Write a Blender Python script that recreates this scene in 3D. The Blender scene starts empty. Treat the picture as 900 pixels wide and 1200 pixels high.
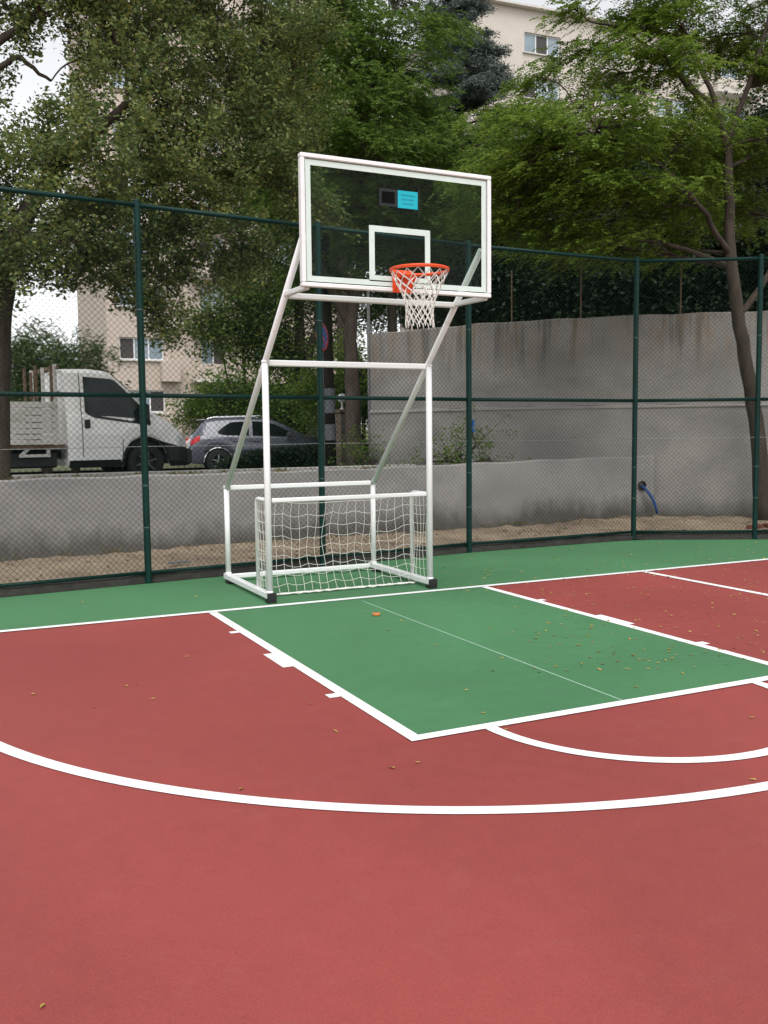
import bpy, bmesh, math, random
import numpy as np
from mathutils import Matrix, Vector
random.seed(7); RNG = np.random.default_rng(7)
S = bpy.context.scene; COL = S.collection
# ------------------------------------------------------------------ camera
CAM = np.array([-3.6334, -8.1583, 1.6]); FPX = 1097.09
CR = np.array([0.90008086, -0.43560734, -0.01003426]); CU = np.array([0.04615081, 0.07240984, 0.99630664]); CF = np.array([0.4332719, 0.89721963, -0.08527834])
cd = bpy.data.cameras.new('camera'); cam = bpy.data.objects.new('camera', cd); COL.objects.link(cam)
cd.sensor_fit = 'VERTICAL'; cd.sensor_height = 24; cd.sensor_width = 18; cd.lens = FPX/1200*24; cd.clip_end = 2000; cd.clip_start = .05
M4 = Matrix([[CR[i], CU[i], -CF[i], CAM[i]] for i in range(3)] + [[0, 0, 0, 1]]); cam.matrix_world = M4
S.camera = cam
# ------------------------------------------------------------------ sky, sun, exposure
SUN_EL, SUN_AZ = math.radians(58), math.radians(200)      # azimuth of the sun, clockwise from +Y
w = bpy.data.worlds.new('World'); S.world = w; w.use_nodes = True
nt = w.node_tree; nt.nodes.clear()
sky = nt.nodes.new('ShaderNodeTexSky'); sky.sky_type = 'NISHITA'; sky.sun_disc = False
sky.sun_elevation = SUN_EL; sky.sun_rotation = SUN_AZ; sky.air_density = 1.0; sky.dust_density = 1.5; sky.ozone_density = 1
hs = nt.nodes.new('ShaderNodeHueSaturation'); hs.inputs['Saturation'].default_value = .10; hs.inputs['Value'].default_value = 1.0
bg = nt.nodes.new('ShaderNodeBackground'); bg.inputs['Strength'].default_value = .15
wo = nt.nodes.new('ShaderNodeOutputWorld')
nt.links.new(sky.outputs[0], hs.inputs['Color']); nt.links.new(hs.outputs[0], bg.inputs['Color']); nt.links.new(bg.outputs[0], wo.inputs['Surface'])
sl = bpy.data.lights.new('sun', 'SUN'); sl.energy = 1.15; sl.angle = math.radians(35); sl.color = (1, .97, .93)
sun = bpy.data.objects.new('sun', sl); COL.objects.link(sun)
sd = Vector((math.sin(SUN_AZ)*math.cos(SUN_EL), math.cos(SUN_AZ)*math.cos(SUN_EL), math.sin(SUN_EL)))
sun.rotation_euler = sd.to_track_quat('Z', 'Y').to_euler(); sun.location = sd*60
S.view_settings.view_transform = 'Standard'; S.view_settings.look = 'None'; S.view_settings.gamma = 1; S.view_settings.exposure = 0.72
S.view_settings.use_curve_mapping = False
S.render.engine = 'CYCLES'; S.render.resolution_x = 768; S.render.resolution_y = 1024
try:
    S.cycles.transparent_max_bounces = 16; S.cycles.max_bounces = 6
except Exception: pass

def at(px, py, Y):
    """world point seen at photo pixel (900x1200) at depth row Y"""
    d = CF + CR*(px-450)/FPX - CU*(py-600)/FPX
    return CAM + d*((Y-CAM[1])/d[1])

# ------------------------------------------------------------------ materials
def newmat(name):
    m = bpy.data.materials.new(name); m.use_nodes = True
    return m, m.node_tree, m.node_tree.nodes['Principled BSDF']
def mat(name, col, rough=.6, metal=0, var=.12, scale=6, bump=0, bscale=60, spec=.4, col2=None, stretch=None, thresh=None, coat=0):
    m, t, p = newmat(name); p.inputs['Roughness'].default_value = rough; p.inputs['Metallic'].default_value = metal
    p.inputs['Specular IOR Level'].default_value = spec; p.inputs['Coat Weight'].default_value = coat
    tc = t.nodes.new('ShaderNodeTexCoord'); src = tc.outputs['Object']
    if stretch:
        mp = t.nodes.new('ShaderNodeMapping'); mp.inputs['Scale'].default_value = stretch; t.links.new(src, mp.inputs['Vector']); src = mp.outputs[0]
    n = t.nodes.new('ShaderNodeTexNoise'); n.inputs['Scale'].default_value = scale; n.inputs['Detail'].default_value = 6; n.inputs['Roughness'].default_value = .62
    t.links.new(src, n.inputs['Vector'])
    r = t.nodes.new('ShaderNodeValToRGB'); a, b = thresh or (.3, .7); r.color_ramp.elements[0].position = a; r.color_ramp.elements[1].position = b
    c2 = col2 or tuple(min(1, c*(1+var)) for c in col); c1 = col if col2 else tuple(c*(1-var) for c in col)
    r.color_ramp.elements[0].color = (*c1, 1); r.color_ramp.elements[1].color = (*c2, 1)
    t.links.new(n.outputs['Fac'], r.inputs['Fac']); t.links.new(r.outputs['Color'], p.inputs['Base Color'])
    if bump:
        nb = t.nodes.new('ShaderNodeTexNoise'); nb.inputs['Scale'].default_value = bscale; nb.inputs['Detail'].default_value = 4
        bp = t.nodes.new('ShaderNodeBump'); bp.inputs['Strength'].default_value = bump; bp.inputs['Distance'].default_value = .01
        t.links.new(tc.outputs['Object'], nb.inputs['Vector']); t.links.new(nb.outputs['Fac'], bp.inputs['Height']); t.links.new(bp.outputs[0], p.inputs['Normal'])
    return m
def leafmat(name, cols, trans=.3, rough=.55):
    m, t, p = newmat(name); p.inputs['Roughness'].default_value = rough; p.inputs['Specular IOR Level'].default_value = .3
    g = t.nodes.new('ShaderNodeNewGeometry'); tc = t.nodes.new('ShaderNodeTexCoord')
    n = t.nodes.new('ShaderNodeTexNoise'); n.inputs['Scale'].default_value = .9; n.inputs['Detail'].default_value = 3
    t.links.new(tc.outputs['Object'], n.inputs['Vector'])
    ma = t.nodes.new('ShaderNodeMath'); ma.operation = 'MULTIPLY_ADD'; ma.inputs[1].default_value = .62; ma.inputs[2].default_value = -.12
    t.links.new(g.outputs['Random Per Island'], ma.inputs[0])
    ad = t.nodes.new('ShaderNodeMath'); ad.operation = 'MULTIPLY_ADD'; ad.inputs[1].default_value = .5
    t.links.new(n.outputs['Fac'], ad.inputs[0]); t.links.new(ma.outputs[0], ad.inputs[2])
    r = t.nodes.new('ShaderNodeValToRGB'); e = r.color_ramp.elements
    while len(e) < len(cols): e.new(.5)
    for i, c in enumerate(cols): e[i].position = i/(len(cols)-1); e[i].color = (*c, 1)
    t.links.new(ad.outputs[0], r.inputs['Fac']); t.links.new(r.outputs['Color'], p.inputs['Base Color'])
    tr = t.nodes.new('ShaderNodeBsdfTranslucent'); mx = t.nodes.new('ShaderNodeMixShader'); mx.inputs[0].default_value = trans
    t.links.new(r.outputs['Color'], tr.inputs['Color'])
    out = t.nodes['Material Output']; t.links.new(p.outputs[0], mx.inputs[1]); t.links.new(tr.outputs[0], mx.inputs[2]); t.links.new(mx.outputs[0], out.inputs['Surface'])
    return m
def glassmat(name, tint, refl=.12, rough=.02):
    m, t, p = newmat(name); t.nodes.remove(p)
    tb = t.nodes.new('ShaderNodeBsdfTransparent'); tb.inputs[0].default_value = (*tint, 1)
    gl = t.nodes.new('ShaderNodeBsdfGlossy'); gl.inputs['Roughness'].default_value = rough
    lw = t.nodes.new('ShaderNodeLayerWeight'); lw.inputs[0].default_value = refl
    mx = t.nodes.new('ShaderNodeMixShader'); out = t.nodes['Material Output']
    t.links.new(lw.outputs['Fresnel'], mx.inputs[0]); t.links.new(tb.outputs[0], mx.inputs[1]); t.links.new(gl.outputs[0], mx.inputs[2]); t.links.new(mx.outputs[0], out.inputs['Surface'])
    return m
def courtmat(name, col, seed=0):
    m, t, p = newmat(name); p.inputs['Specular IOR Level'].default_value = .3
    tc = t.nodes.new('ShaderNodeTexCoord')
    def noise(s, d, dist=0):
        n = t.nodes.new('ShaderNodeTexNoise'); n.inputs['Scale'].default_value = s; n.inputs['Detail'].default_value = d; n.inputs['Distortion'].default_value = dist
        t.links.new(tc.outputs['Object'], n.inputs['Vector']); return n
    n1, n2, n3 = noise(.45, 5, .6), noise(9, 5), noise(240, 4)
    m1 = t.nodes.new('ShaderNodeMapRange'); m1.inputs[1].default_value = .3; m1.inputs[2].default_value = .7; m1.inputs[3].default_value = .87; m1.inputs[4].default_value = 1.09
    m2 = t.nodes.new('ShaderNodeMapRange'); m2.inputs[1].default_value = .3; m2.inputs[2].default_value = .7; m2.inputs[3].default_value = .965; m2.inputs[4].default_value = 1.035
    m3 = t.nodes.new('ShaderNodeMapRange'); m3.inputs[1].default_value = .25; m3.inputs[2].default_value = .75; m3.inputs[3].default_value = .80; m3.inputs[4].default_value = 1.20
    for n, mm in ((n1, m1), (n2, m2), (n3, m3)): t.links.new(n.outputs['Fac'], mm.inputs[0])
    a = t.nodes.new('ShaderNodeMath'); a.operation = 'MULTIPLY'; b = t.nodes.new('ShaderNodeMath'); b.operation = 'MULTIPLY'
    t.links.new(m1.outputs[0], a.inputs[0]); t.links.new(m2.outputs[0], a.inputs[1]); t.links.new(a.outputs[0], b.inputs[0]); t.links.new(m3.outputs[0], b.inputs[1])
    n4 = noise(2.6, 8, 2.2); m4 = t.nodes.new('ShaderNodeMapRange'); m4.inputs[1].default_value = .58; m4.inputs[2].default_value = .80; m4.inputs[3].default_value = 0; m4.inputs[4].default_value = .045; t.links.new(n4.outputs['Fac'], m4.inputs[0])
    mxc = t.nodes.new('ShaderNodeMix'); mxc.data_type = 'RGBA'; mxc.inputs[6].default_value = (*col, 1); mxc.inputs[7].default_value = (.32, .26, .22, 1); t.links.new(m4.outputs[0], mxc.inputs[0])
    v = t.nodes.new('ShaderNodeVectorMath'); v.operation = 'SCALE'; t.links.new(mxc.outputs[2], v.inputs[0]); t.links.new(b.outputs[0], v.inputs['Scale'])
    t.links.new(v.outputs[0], p.inputs['Base Color'])
    mr = t.nodes.new('ShaderNodeMapRange'); mr.inputs[3].default_value = .55; mr.inputs[4].default_value = .75; t.links.new(n2.outputs['Fac'], mr.inputs[0]); t.links.new(mr.outputs[0], p.inputs['Roughness'])
    bp = t.nodes.new('ShaderNodeBump'); bp.inputs['Strength'].default_value = .35; bp.inputs['Distance'].default_value = .002
    t.links.new(n3.outputs['Fac'], bp.inputs['Height']); t.links.new(bp.outputs[0], p.inputs['Normal'])
    return m
def wallmat(name, light, dark, base_h, streak_lo, streak_hi, moss):
    """concrete: blotches, run-down streaks below the top edge, damp band at the foot"""
    m, t, p = newmat(name); p.inputs['Roughness'].default_value = .9; p.inputs['Specular IOR Level'].default_value = .15
    g = t.nodes.new('ShaderNodeNewGeometry'); sx = t.nodes.new('ShaderNodeSeparateXYZ'); t.links.new(g.outputs['Position'], sx.inputs[0])
    def noise(sc, vec=(1, 1, 1), d=6, rg=.6):
        mp = t.nodes.new('ShaderNodeMapping'); mp.inputs['Scale'].default_value = vec; t.links.new(g.outputs['Position'], mp.inputs[0])
        n = t.nodes.new('ShaderNodeTexNoise'); n.inputs['Scale'].default_value = sc; n.inputs['Detail'].default_value = d; n.inputs['Roughness'].default_value = rg
        t.links.new(mp.outputs[0], n.inputs['Vector']); return n.outputs['Fac']
    def rng(src, a, b, c, d):
        r = t.nodes.new('ShaderNodeMapRange'); r.inputs[1].default_value = a; r.inputs[2].default_value = b; r.inputs[3].default_value = c; r.inputs[4].default_value = d
        t.links.new(src, r.inputs[0]); return r.outputs[0]
    def op(o, a, b):
        x = t.nodes.new('ShaderNodeMath'); x.operation = o
        for i, v in enumerate((a, b)):
            if isinstance(v, (int, float)): x.inputs[i].default_value = v
            else: t.links.new(v, x.inputs[i])
        return x.outputs[0]
    def mix(fac, a, b):
        x = t.nodes.new('ShaderNodeMix'); x.data_type = 'RGBA'; t.links.new(fac, x.inputs[0])
        for i, v in ((6, a), (7, b)):
            if isinstance(v, tuple): x.inputs[i].default_value = (*v, 1)
            else: t.links.new(v, x.inputs[i])
        return x.outputs[2]
    c = mix(rng(noise(.9, (1, 1, 1.6)), .32, .68, 0, 1), dark, light)
    c = mix(op('MULTIPLY', rng(noise(26), .45, .75, 0, 1), .35), c, tuple(x*.6 for x in dark))
    # streaks
    st = rng(noise(6.5, (1, 1, .07), 6, .65), .49, .61, 0, 1); hgt = rng(op('ADD', sx.outputs[2], op('MULTIPLY', noise(3, (1, 1, .05), 2), 1.0)), streak_lo, streak_hi+.25, 0, 1)
    c = mix(op('MULTIPLY', op('MULTIPLY', st, hgt), .5), c, (.045, .038, .03))
    st2 = rng(noise(4.2, (1, 1, .16), 6, .7), .46, .64, 0, 1)
    c = mix(op('MULTIPLY', op('MULTIPLY', st2, hgt), .5), c, (.27, .195, .12))
    # damp foot
    ft = rng(op('SUBTRACT', sx.outputs[2], op('MULTIPLY', op('SUBTRACT', noise(1.1, (1, 1, .45), 6, .75), .3), moss)), 0.0, base_h, 1, 0)
    c = mix(op('MULTIPLY', ft, .68), c, (.04, .035, .025))
    t.links.new(c, p.inputs['Base Color'])
    bp = t.nodes.new('ShaderNodeBump'); bp.inputs['Strength'].default_value = .5; bp.inputs['Distance'].default_value = .01
    t.links.new(noise(30), bp.inputs['Height']); t.links.new(bp.outputs[0], p.inputs['Normal'])
    return m

RED = courtmat('red_acrylic', (.272, .053, .047)); GREEN = courtmat('green_acrylic', (.064, .188, .083))
WHITE_LINE = mat('line_paint', (.82, .82, .82), .6, var=.05, scale=14, col2=(.70, .70, .69), thresh=(.66, .95))
SEAM = mat('seam_paint', (.30, .48, .36), .7)
WHITE = mat('white_steel_paint', (.80, .80, .80), .38, scale=7, spec=.5, col2=(.60, .56, .50), thresh=(.60, .86))
WHITE_OLD = mat('glass_border_paint', (.62, .72, .67), .4, var=.05)
BLACK = mat('black_rubber', (.012, .012, .013), .6); ORANGE = mat('orange_steel', (.78, .085, .018), .4, var=.1, scale=20)
NETW = mat('net_rope', (.72, .71, .66), .9, var=.15, scale=30)
FGREEN = mat('fence_green_paint', (.002, .025, .020), .5, var=.25, scale=4, spec=.2)
WIRE = mat('green_coated_wire', (.006, .018, .015), .8, var=.3, scale=3, spec=.1)
TIE = mat('tie_wire_zinc', (.07, .09, .085), .5)
STEELW = mat('tension_wire_zinc', (.35, .36, .36), .4, metal=.6)
CONC_LOW = wallmat('low_wall_concrete', (.315, .30, .29), (.22, .212, .208), .30, 5, 6, 1.0)
CONC_TALL = wallmat('tall_wall_concrete', (.33, .312, .292), (.215, .205, .195), .30, 3.0, 3.45, .5)
FOOT_STRIP = mat('dark_foot_strip', (.035, .032, .028), .9, var=.4, scale=12, bump=.5)  # dark strip along the fence foot, below the bottom rail
SAND = mat('sandy_soil', (.155, .115, .082), .95, scale=1.6, col2=(.34, .27, .19), bump=.8, bscale=40)
DIRT = mat('dry_earth', (.16, .12, .08), .95, scale=1.2, col2=(.10, .10, .05), bump=.8, bscale=25)
ASPHALT = mat('asphalt', (.055, .055, .055), .9, scale=3, var=.2, bump=.5, bscale=120)
STONE_KERB = mat('street_kerb_stone', (.38, .36, .34), .85, var=.15)
GRASSG = mat('ground_green', (.06, .09, .03), .95, scale=.7, col2=(.11, .10, .055))
BARK = mat('dark_bark', (.030, .022, .016), .95, scale=9, col2=(.075, .058, .044), bump=1, bscale=30, stretch=(1, 1, .2))
BARK2 = mat('grey_brown_bark', (.050, .036, .028), .95, scale=11, col2=(.115, .088, .070), bump=1, bscale=40, stretch=(1, 1, .2))

# ------------------------------------------------------------------ mesh builder
def rootloc(o):
    v = Vector((0, 0, 0))
    while o is not None: v += o.location; o = o.parent
    return v
def tag(o, label=None, cat=None, group=None, kind=None):
    for k, v in (('label', label), ('category', cat), ('group', group), ('kind', kind)):
        if v: o[k] = v
    return o
def thing(name, label, cat, loc=(0, 0, 0), rz=0, group=None):
    o = bpy.data.objects.new(name, None); COL.objects.link(o); o.location = loc; o.rotation_euler = (0, 0, rz); o.empty_display_size = .2
    return tag(o, label, cat, group)
def perp(d):
    d = d/np.linalg.norm(d); a = np.array([0, 0, 1.]) if abs(d[2]) < .9 else np.array([0, 1., 0])
    x = np.cross(a, d); x /= np.linalg.norm(x); return x, np.cross(d, x)
class MB:
    def __init__(s): s.v = []; s.f = []; s.n = 0; s.smooth = False
    def add(s, v, f):
        v = np.asarray(v, float); s.v.append(v); s.f += [tuple(i+s.n for i in q) for q in f]; s.n += len(v); return s
    def box(s, c, d, rz=0, ch=0):
        x, y, z = (np.array(d)/2).tolist(); ca, sa = math.cos(rz), math.sin(rz)
        if ch:
            k = ch; pts = []
            for sz, kk in ((-1, k), (-1, 0), (1, 0), (1, k)):
                zz = sz*(z - (k if kk == 0 else 0)); xx, yy = x-kk, y-kk
                pts += [(-xx, -yy, zz), (xx, -yy, zz), (xx, yy, zz), (-xx, yy, zz)]
            f = [(3, 2, 1, 0), (12, 13, 14, 15)] + [(4*r+i, 4*r+(i+1) % 4, 4*r+4+(i+1) % 4, 4*r+4+i) for r in range(3) for i in range(4)]
        else:
            pts = [(-x, -y, -z), (x, -y, -z), (x, y, -z), (-x, y, -z), (-x, -y, z), (x, -y, z), (x, y, z), (-x, y, z)]
            f = [(3, 2, 1, 0), (4, 5, 6, 7), (0, 1, 5, 4), (1, 2, 6, 5), (2, 3, 7, 6), (3, 0, 4, 7)]
        return s.add([(c[0]+px*ca-py*sa, c[1]+px*sa+py*ca, c[2]+pz) for px, py, pz in pts], f)
    def tube(s, pts, r, n=8, caps=True):
        pts = [np.asarray(p, float) for p in pts]; rs = r if hasattr(r, '__len__') else [r]*len(pts); V = []; F = []
        x = None
        for i, p in enumerate(pts):
            d = pts[min(i+1, len(pts)-1)] - pts[max(i-1, 0)]
            d = d/(np.linalg.norm(d)+1e-9)
            if x is None: x, y = perp(d)
            else:
                x = x-d*(x@d); x /= np.linalg.norm(x)+1e-9; y = np.cross(d, x)
            for k in range(n):
                a = 2*math.pi*k/n; V.append(p+rs[i]*(math.cos(a)*x+math.sin(a)*y))
        for i in range(len(pts)-1):
            for k in range(n): F.append((i*n+k, i*n+(k+1) % n, (i+1)*n+(k+1) % n, (i+1)*n+k))
        if caps: F += [tuple(range(n-1, -1, -1)), tuple(range((len(pts)-1)*n, len(pts)*n))]
        return s.add(V, F)
    def beam(s, p0, p1, w, h, ch=.008, side=None):
        p0, p1 = np.asarray(p0, float), np.asarray(p1, float); d = (p1-p0)/np.linalg.norm(p1-p0)
        if side is None: x, y = perp(d)
        else:
            x = np.asarray(side, float); x = x-d*(x@d); x /= np.linalg.norm(x); y = np.cross(d, x)
        a, b = w/2, h/2; sec = [(-a+ch, -b), (a-ch, -b), (a, -b+ch), (a, b-ch), (a-ch, b), (-a+ch, b), (-a, b-ch), (-a, -b+ch)]
        V = [p+x*i+y*j for p in (p0, p1) for i, j in sec]
        return s.add(V, [(k, (k+1) % 8, 8+(k+1) % 8, 8+k) for k in range(8)] + [tuple(range(7, -1, -1)), tuple(range(8, 16))])
    def lathe(s, prof, c=(0, 0, 0), axis='z', n=24):
        V = []; F = []
        for r, h in prof:
            for k in range(n):
                a = 2*math.pi*k/n; q = (r*math.cos(a), r*math.sin(a), h)
                if axis == 'y': q = (q[0], q[2], q[1])
                V.append((q[0]+c[0], q[1]+c[1], q[2]+c[2]))
        m = len(prof)
        for i in range(m-1):
            for k in range(n): F.append((i*n+k, i*n+(k+1) % n, (i+1)*n+(k+1) % n, (i+1)*n+k))
        return s.add(V, F)
    def grid(s, P):
        P = np.asarray(P, float); a, b = P.shape[:2]
        return s.add(P.reshape(-1, 3), [(i*b+j, (i+1)*b+j, (i+1)*b+j+1, i*b+j+1) for i in range(a-1) for j in range(b-1)])
    def build(s, name, m, parent=None, local=False, smooth=None, origin=None):
        me = bpy.data.meshes.new(name); V = np.concatenate(s.v)
        off = np.array(rootloc(parent)) if (parent is not None and not local) else (np.array(origin, float) if origin is not None else np.zeros(3))
        me.from_pydata((V-off).tolist(), [], s.f); me.materials.append(m)
        if smooth if smooth is not None else s.smooth: me.shade_smooth()
        me.update(); o = bpy.data.objects.new(name, me); COL.objects.link(o)
        if parent is not None: o.parent = parent
        elif origin is not None: o.location = origin
        return o
def struct(o): o['kind'] = 'structure'; return o

# ================================================================== SETTING
FENCE = [np.array(p) for p in ((-5.85, 1.49), (-3.72, 1.72), (-1.58, 1.95), (.54, 2.18), (2.72, 2.42), (5.52, 2.46), (7.03, 1.62), (8.55, .75))]
LOW = [(-40, 3.8), (-8, 3.82), (-1.2, 3.88), (.3, 3.95), (2.1, 4.08), (4.0, 4.16), (5.7, 4.27), (7.42, 4.17)]
TALL = [(4.15, 8.55), (5.25, 6.35), (6.6, 5.05), (7.4, 4.32), (8.3, 3.5), (9.3, 2.55), (12, .2), (16, -3)]
def lowy(x): return float(np.interp(x, [p[0] for p in LOW], [p[1] for p in LOW]))
def fency(x): return float(np.interp(x, [p[0] for p in FENCE], [p[1] for p in FENCE]))
# far ground
g = MB(); R = 600; g.add([(-R, -R, -.06), (R, -R, -.06), (R, R, -.06), (-R, R, -.06)], [(0, 1, 2, 3)]); struct(g.build('ground', GRASSG))
# court slab: green apron, red field, green key as sheets
court = MB()
xs = np.linspace(-20, 8.6, 60)
fy = lambda x: fency(x)-.02 if x > -5.85 else 1.49+.11*(x+5.85)-.02
court.grid([[(x, -24, 0), (x, -.4, 0), (x, fy(x), 0)] for x in xs])
court_o = struct(court.build('court', GREEN))
def sheet(name, poly, z, m, parent=court_o):
    b = MB(); b.add([(x, y, z) for x, y in poly], [tuple(range(len(poly)))]); return b.build(name, m, parent)
def strip(name, pts, wd, z, m=WHITE_LINE, jitter=0):
    pts = [np.array(p, float) for p in pts]; L = []
    for i, p in enumerate(pts):
        d = pts[min(i+1, len(pts)-1)]-pts[max(i-1, 0)]; d /= np.linalg.norm(d); nn = np.array([-d[1], d[0]])
        L.append([(*(p-nn*wd/2), z), (*(p+nn*wd/2), z)])
    b = MB(); b.grid(L); return b.build(name, m, court_o)
HW, KL, LW = 1.424, 3.934, .076
sheet('red_field', [(-20, -23), (8.5, -23), (8.5, -.02), (-20, -.02)], .002, RED)
sheet('green_key', [(-HW, -KL), (HW, -KL), (HW, -.01), (-HW, -.01)], .004, GREEN)
strip('key_seam', [(-.012, -.17), (-.019, -3.88)], .012, .0055, SEAM)
strip('baseline', [(-19.9, 0), (8.4, 0)], .078, .0085)
for s_ in (-1, 1): strip('lane_line', [(s_*HW, -.043), (s_*HW, -KL+.041)], LW, .0065)
strip('free_throw_line', [(-HW-.041, -KL), (HW+.041, -KL)], LW, .0085)
a = np.linspace(math.pi*1.0+.03, 2*math.pi-.03, 60)
strip('free_throw_semicircle', [(.982*math.cos(t), -KL+.982*math.sin(t)) for t in a], LW, .0065)
R3, C3, X3 = 3.701, 1.552, 3.53; t0 = math.acos(X3/R3)
pts3 = [(X3, -.04)] + [(X3, -y) for y in np.linspace(.5, C3+R3*math.sin(t0), 5)[:-1]] + [(R3*math.cos(t), -C3+R3*math.sin(t)) for t in np.linspace(-t0, -math.pi+t0, 110)] + [(-X3, -y) for y in np.linspace(C3+R3*math.sin(t0), .5, 5)[1:]] + [(-X3, -.04)]
strip('three_point_line', pts3, .08, .0065)
for s_ in (-1, 1):
    for y0, y1 in ((-.90, -.97), (-1.77, -2.2), (-2.95, -3.03)):
        xa, xb = s_*(HW+.025), s_*(HW+.108)
        sheet('lane_block' if y0-y1 > .2 else 'lane_tick', [(min(xa, xb), y1), (max(xa, xb), y1), (max(xa, xb), y0), (min(xa, xb), y0)], .0045, WHITE_LINE)
# sandy strip between fence and walls
def backy(x):
    if x <= 7.40: return lowy(x)+.05
    return float(np.interp(x, [p[0] for p in TALL], [p[1] for p in TALL]))+.08
sg = []
for x in np.concatenate([np.linspace(-40, -6, 12), np.linspace(-5.8, 9.2, 90)]):
    f0 = fy(x)+.03 if x < 8.55 else .75-.57*(x-8.55); b0 = max(backy(x), f0+.05); row = []
    for k in range(9):
        u_ = k/8; y = f0+(b0-f0)*u_
        z = .06 + .04*u_ + .03*math.sin(x*1.3+k*.7)*math.sin(u_*math.pi) + .015*RNG.normal()*(0 < k) + (.05*max(0, u_-.6)/.4 if x < 7 else .02)*(.5+.5*math.sin(x*.9+1))
        row.append((x, y, z))
    sg.append(row)
b = MB(); b.grid(sg); struct(b.build('sand_verge', SAND, smooth=True))
# upper ground behind the low wall, with the street
def upz(y): return float(np.interp(y, [3, 5.2, 7.0, 8, 17, 22, 90], [1.0, 1.0, .93, .82, .54, .5, .5]))
xs = np.concatenate([np.linspace(-40, -8, 9), np.linspace(-6.5, 7.2, 40)])
b = MB(); b.grid([[(x, y if i else lowy(x)+.2, upz(y)+.02*RNG.normal()*(0 < i < 9)-.03) for i, y in enumerate((4, 4.5, 5, 5.5, 6, 6.4, 6.8, 7.1, 7.4, 7.58))] for x in xs]); struct(b.build('bank', DIRT, smooth=True))
b = MB(); b.grid([[(x, y, upz(y)) for y in (7.7, 9, 11, 13, 15, 17, 18.5)] for x in (-60, -20, 0, 10, 20, 60)]); struct(b.build('street', ASPHALT))
b = MB()
for x in np.arange(-14, 7, 1.0): b.box((x, 7.63, upz(7.7)+.015), (.985, .15, .23), ch=.012)
struct(b.build('kerb', STONE_KERB))
b = MB(); b.grid([[(x, y, upz(y)+(.1 if y < 20 else .08)) for y in (18.5, 19, 22, 30, 95)] for x in (-90, -20, 0, 20, 90)]); struct(b.build('far_verge', GRASSG))
# terrace behind the tall wall
tp = [(x, y) for x, y in TALL]; b = MB()
V = [(x+.1, y+.12, 3.42) for x, y in tp] + [(90, -3, 3.42), (90, 95, 3.42), (12, 95, 3.42), (7.6, 14.5, 3.42)]
b.add(V, [tuple(range(len(V)))]); struct(b.build('terrace', DIRT))

def wallstrip(pts, th, z0, z1, wob=0, n=24, zfun=None):
    """wall along a polyline: front face on the line, top with thickness"""
    P = [np.array(p, float) for p in pts]; seg = []
    for a_, b_ in zip(P[:-1], P[1:]):
        L = np.linalg.norm(b_-a_); k = max(1, min(30, int(L/.4))); seg += [a_+(b_-a_)*i/k for i in range(k)]
    seg.append(P[-1]); mb = MB(); rows = []
    for i, p in enumerate(seg):
        d = seg[min(i+1, len(seg)-1)]-seg[max(i-1, 0)]; d /= np.linalg.norm(d); nn = np.array([-d[1], d[0]])
        q = p+nn*wob*math.sin(i*1.7); zt = z1+(zfun(p) if zfun else 0)+.012*math.sin(i*2.3)*(wob > 0)
        rows.append([(*q, z0), (*q, zt-.015), (*(q+nn*.015), zt), (*(q+nn*(th-.015)), zt), (*(q+nn*th), zt-.015), (*(q+nn*th), z0)])
    mb.grid(rows); m = len(rows)
    mb.f += [tuple(range(5, -1, -1)), tuple((m-1)*6+i for i in range(6))]; mb.f = [tuple(reversed(q)) for q in mb.f]
    return mb
lw_o = wallstrip(LOW, .22, -.05, 1.075, .006, zfun=lambda p: .075*max(0, (p[0]-2)/5.3)).build('low_retaining_wall', CONC_LOW)
tag(lw_o, 'low grey concrete retaining wall with damp dark foot behind the fence', 'wall')
tw = thing('tall_retaining_wall', 'tall streaked grey concrete wall below the dark trees', 'wall', (7.4, 4.32, 0))
wallstrip(TALL, .3, -.05, 2.02, .004).build('lower_lift', CONC_TALL, tw)
wallstrip([(x+.035, y+.035) for x, y in TALL], .3, 2.02, 3.52, .006, zfun=lambda p: .015*math.sin(p[0]*1.1)).build('upper_lift', CONC_TALL, tw)
wallstrip([(x-.012, y-.012) for x, y in TALL], .1, 1.965, 2.0).build('pour_joint_ledge', CONC_TALL, tw)
wallstrip([(TALL[0][0]+.2, TALL[0][1]+.2), (5.3, 11), (7.7, 14.5)][::-1], .3, -.05, 3.5).build('return_wall', CONC_TALL, tw)
# blue hose out of the hole in the low wall
hx = 7.27; hy = lowy(hx)
h0 = at(752, 569, hy-.012)
b = MB(); b.lathe([(.075, .006), (.085, -.02), (.06, -.03), (.045, .0), (.045, .05)], axis='y', n=14, c=tuple(h0)); o = b.build('drain_pipe', mat('dark_pipe', (.03, .022, .018), .8), origin=tuple(h0)); tag(o, 'dark drain pipe stub sticking out of the low concrete wall', 'pipe')
p = [h0+np.array(q) for q in ((0, .05, 0), (0, -.06, -.03), (.05, -.12, -.12), (.12, -.15, -.24), (.17, -.16, -.36), (.21, -.15, -.47))]
b = MB(); b.tube(p, .022, 8); o = b.build('blue_hose', mat('blue_plastic', (.014, .07, .24), .5), smooth=True, origin=tuple(p[-1])); tag(o, 'blue plastic hose hanging out of the drain pipe to the sand', 'hose')

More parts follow.
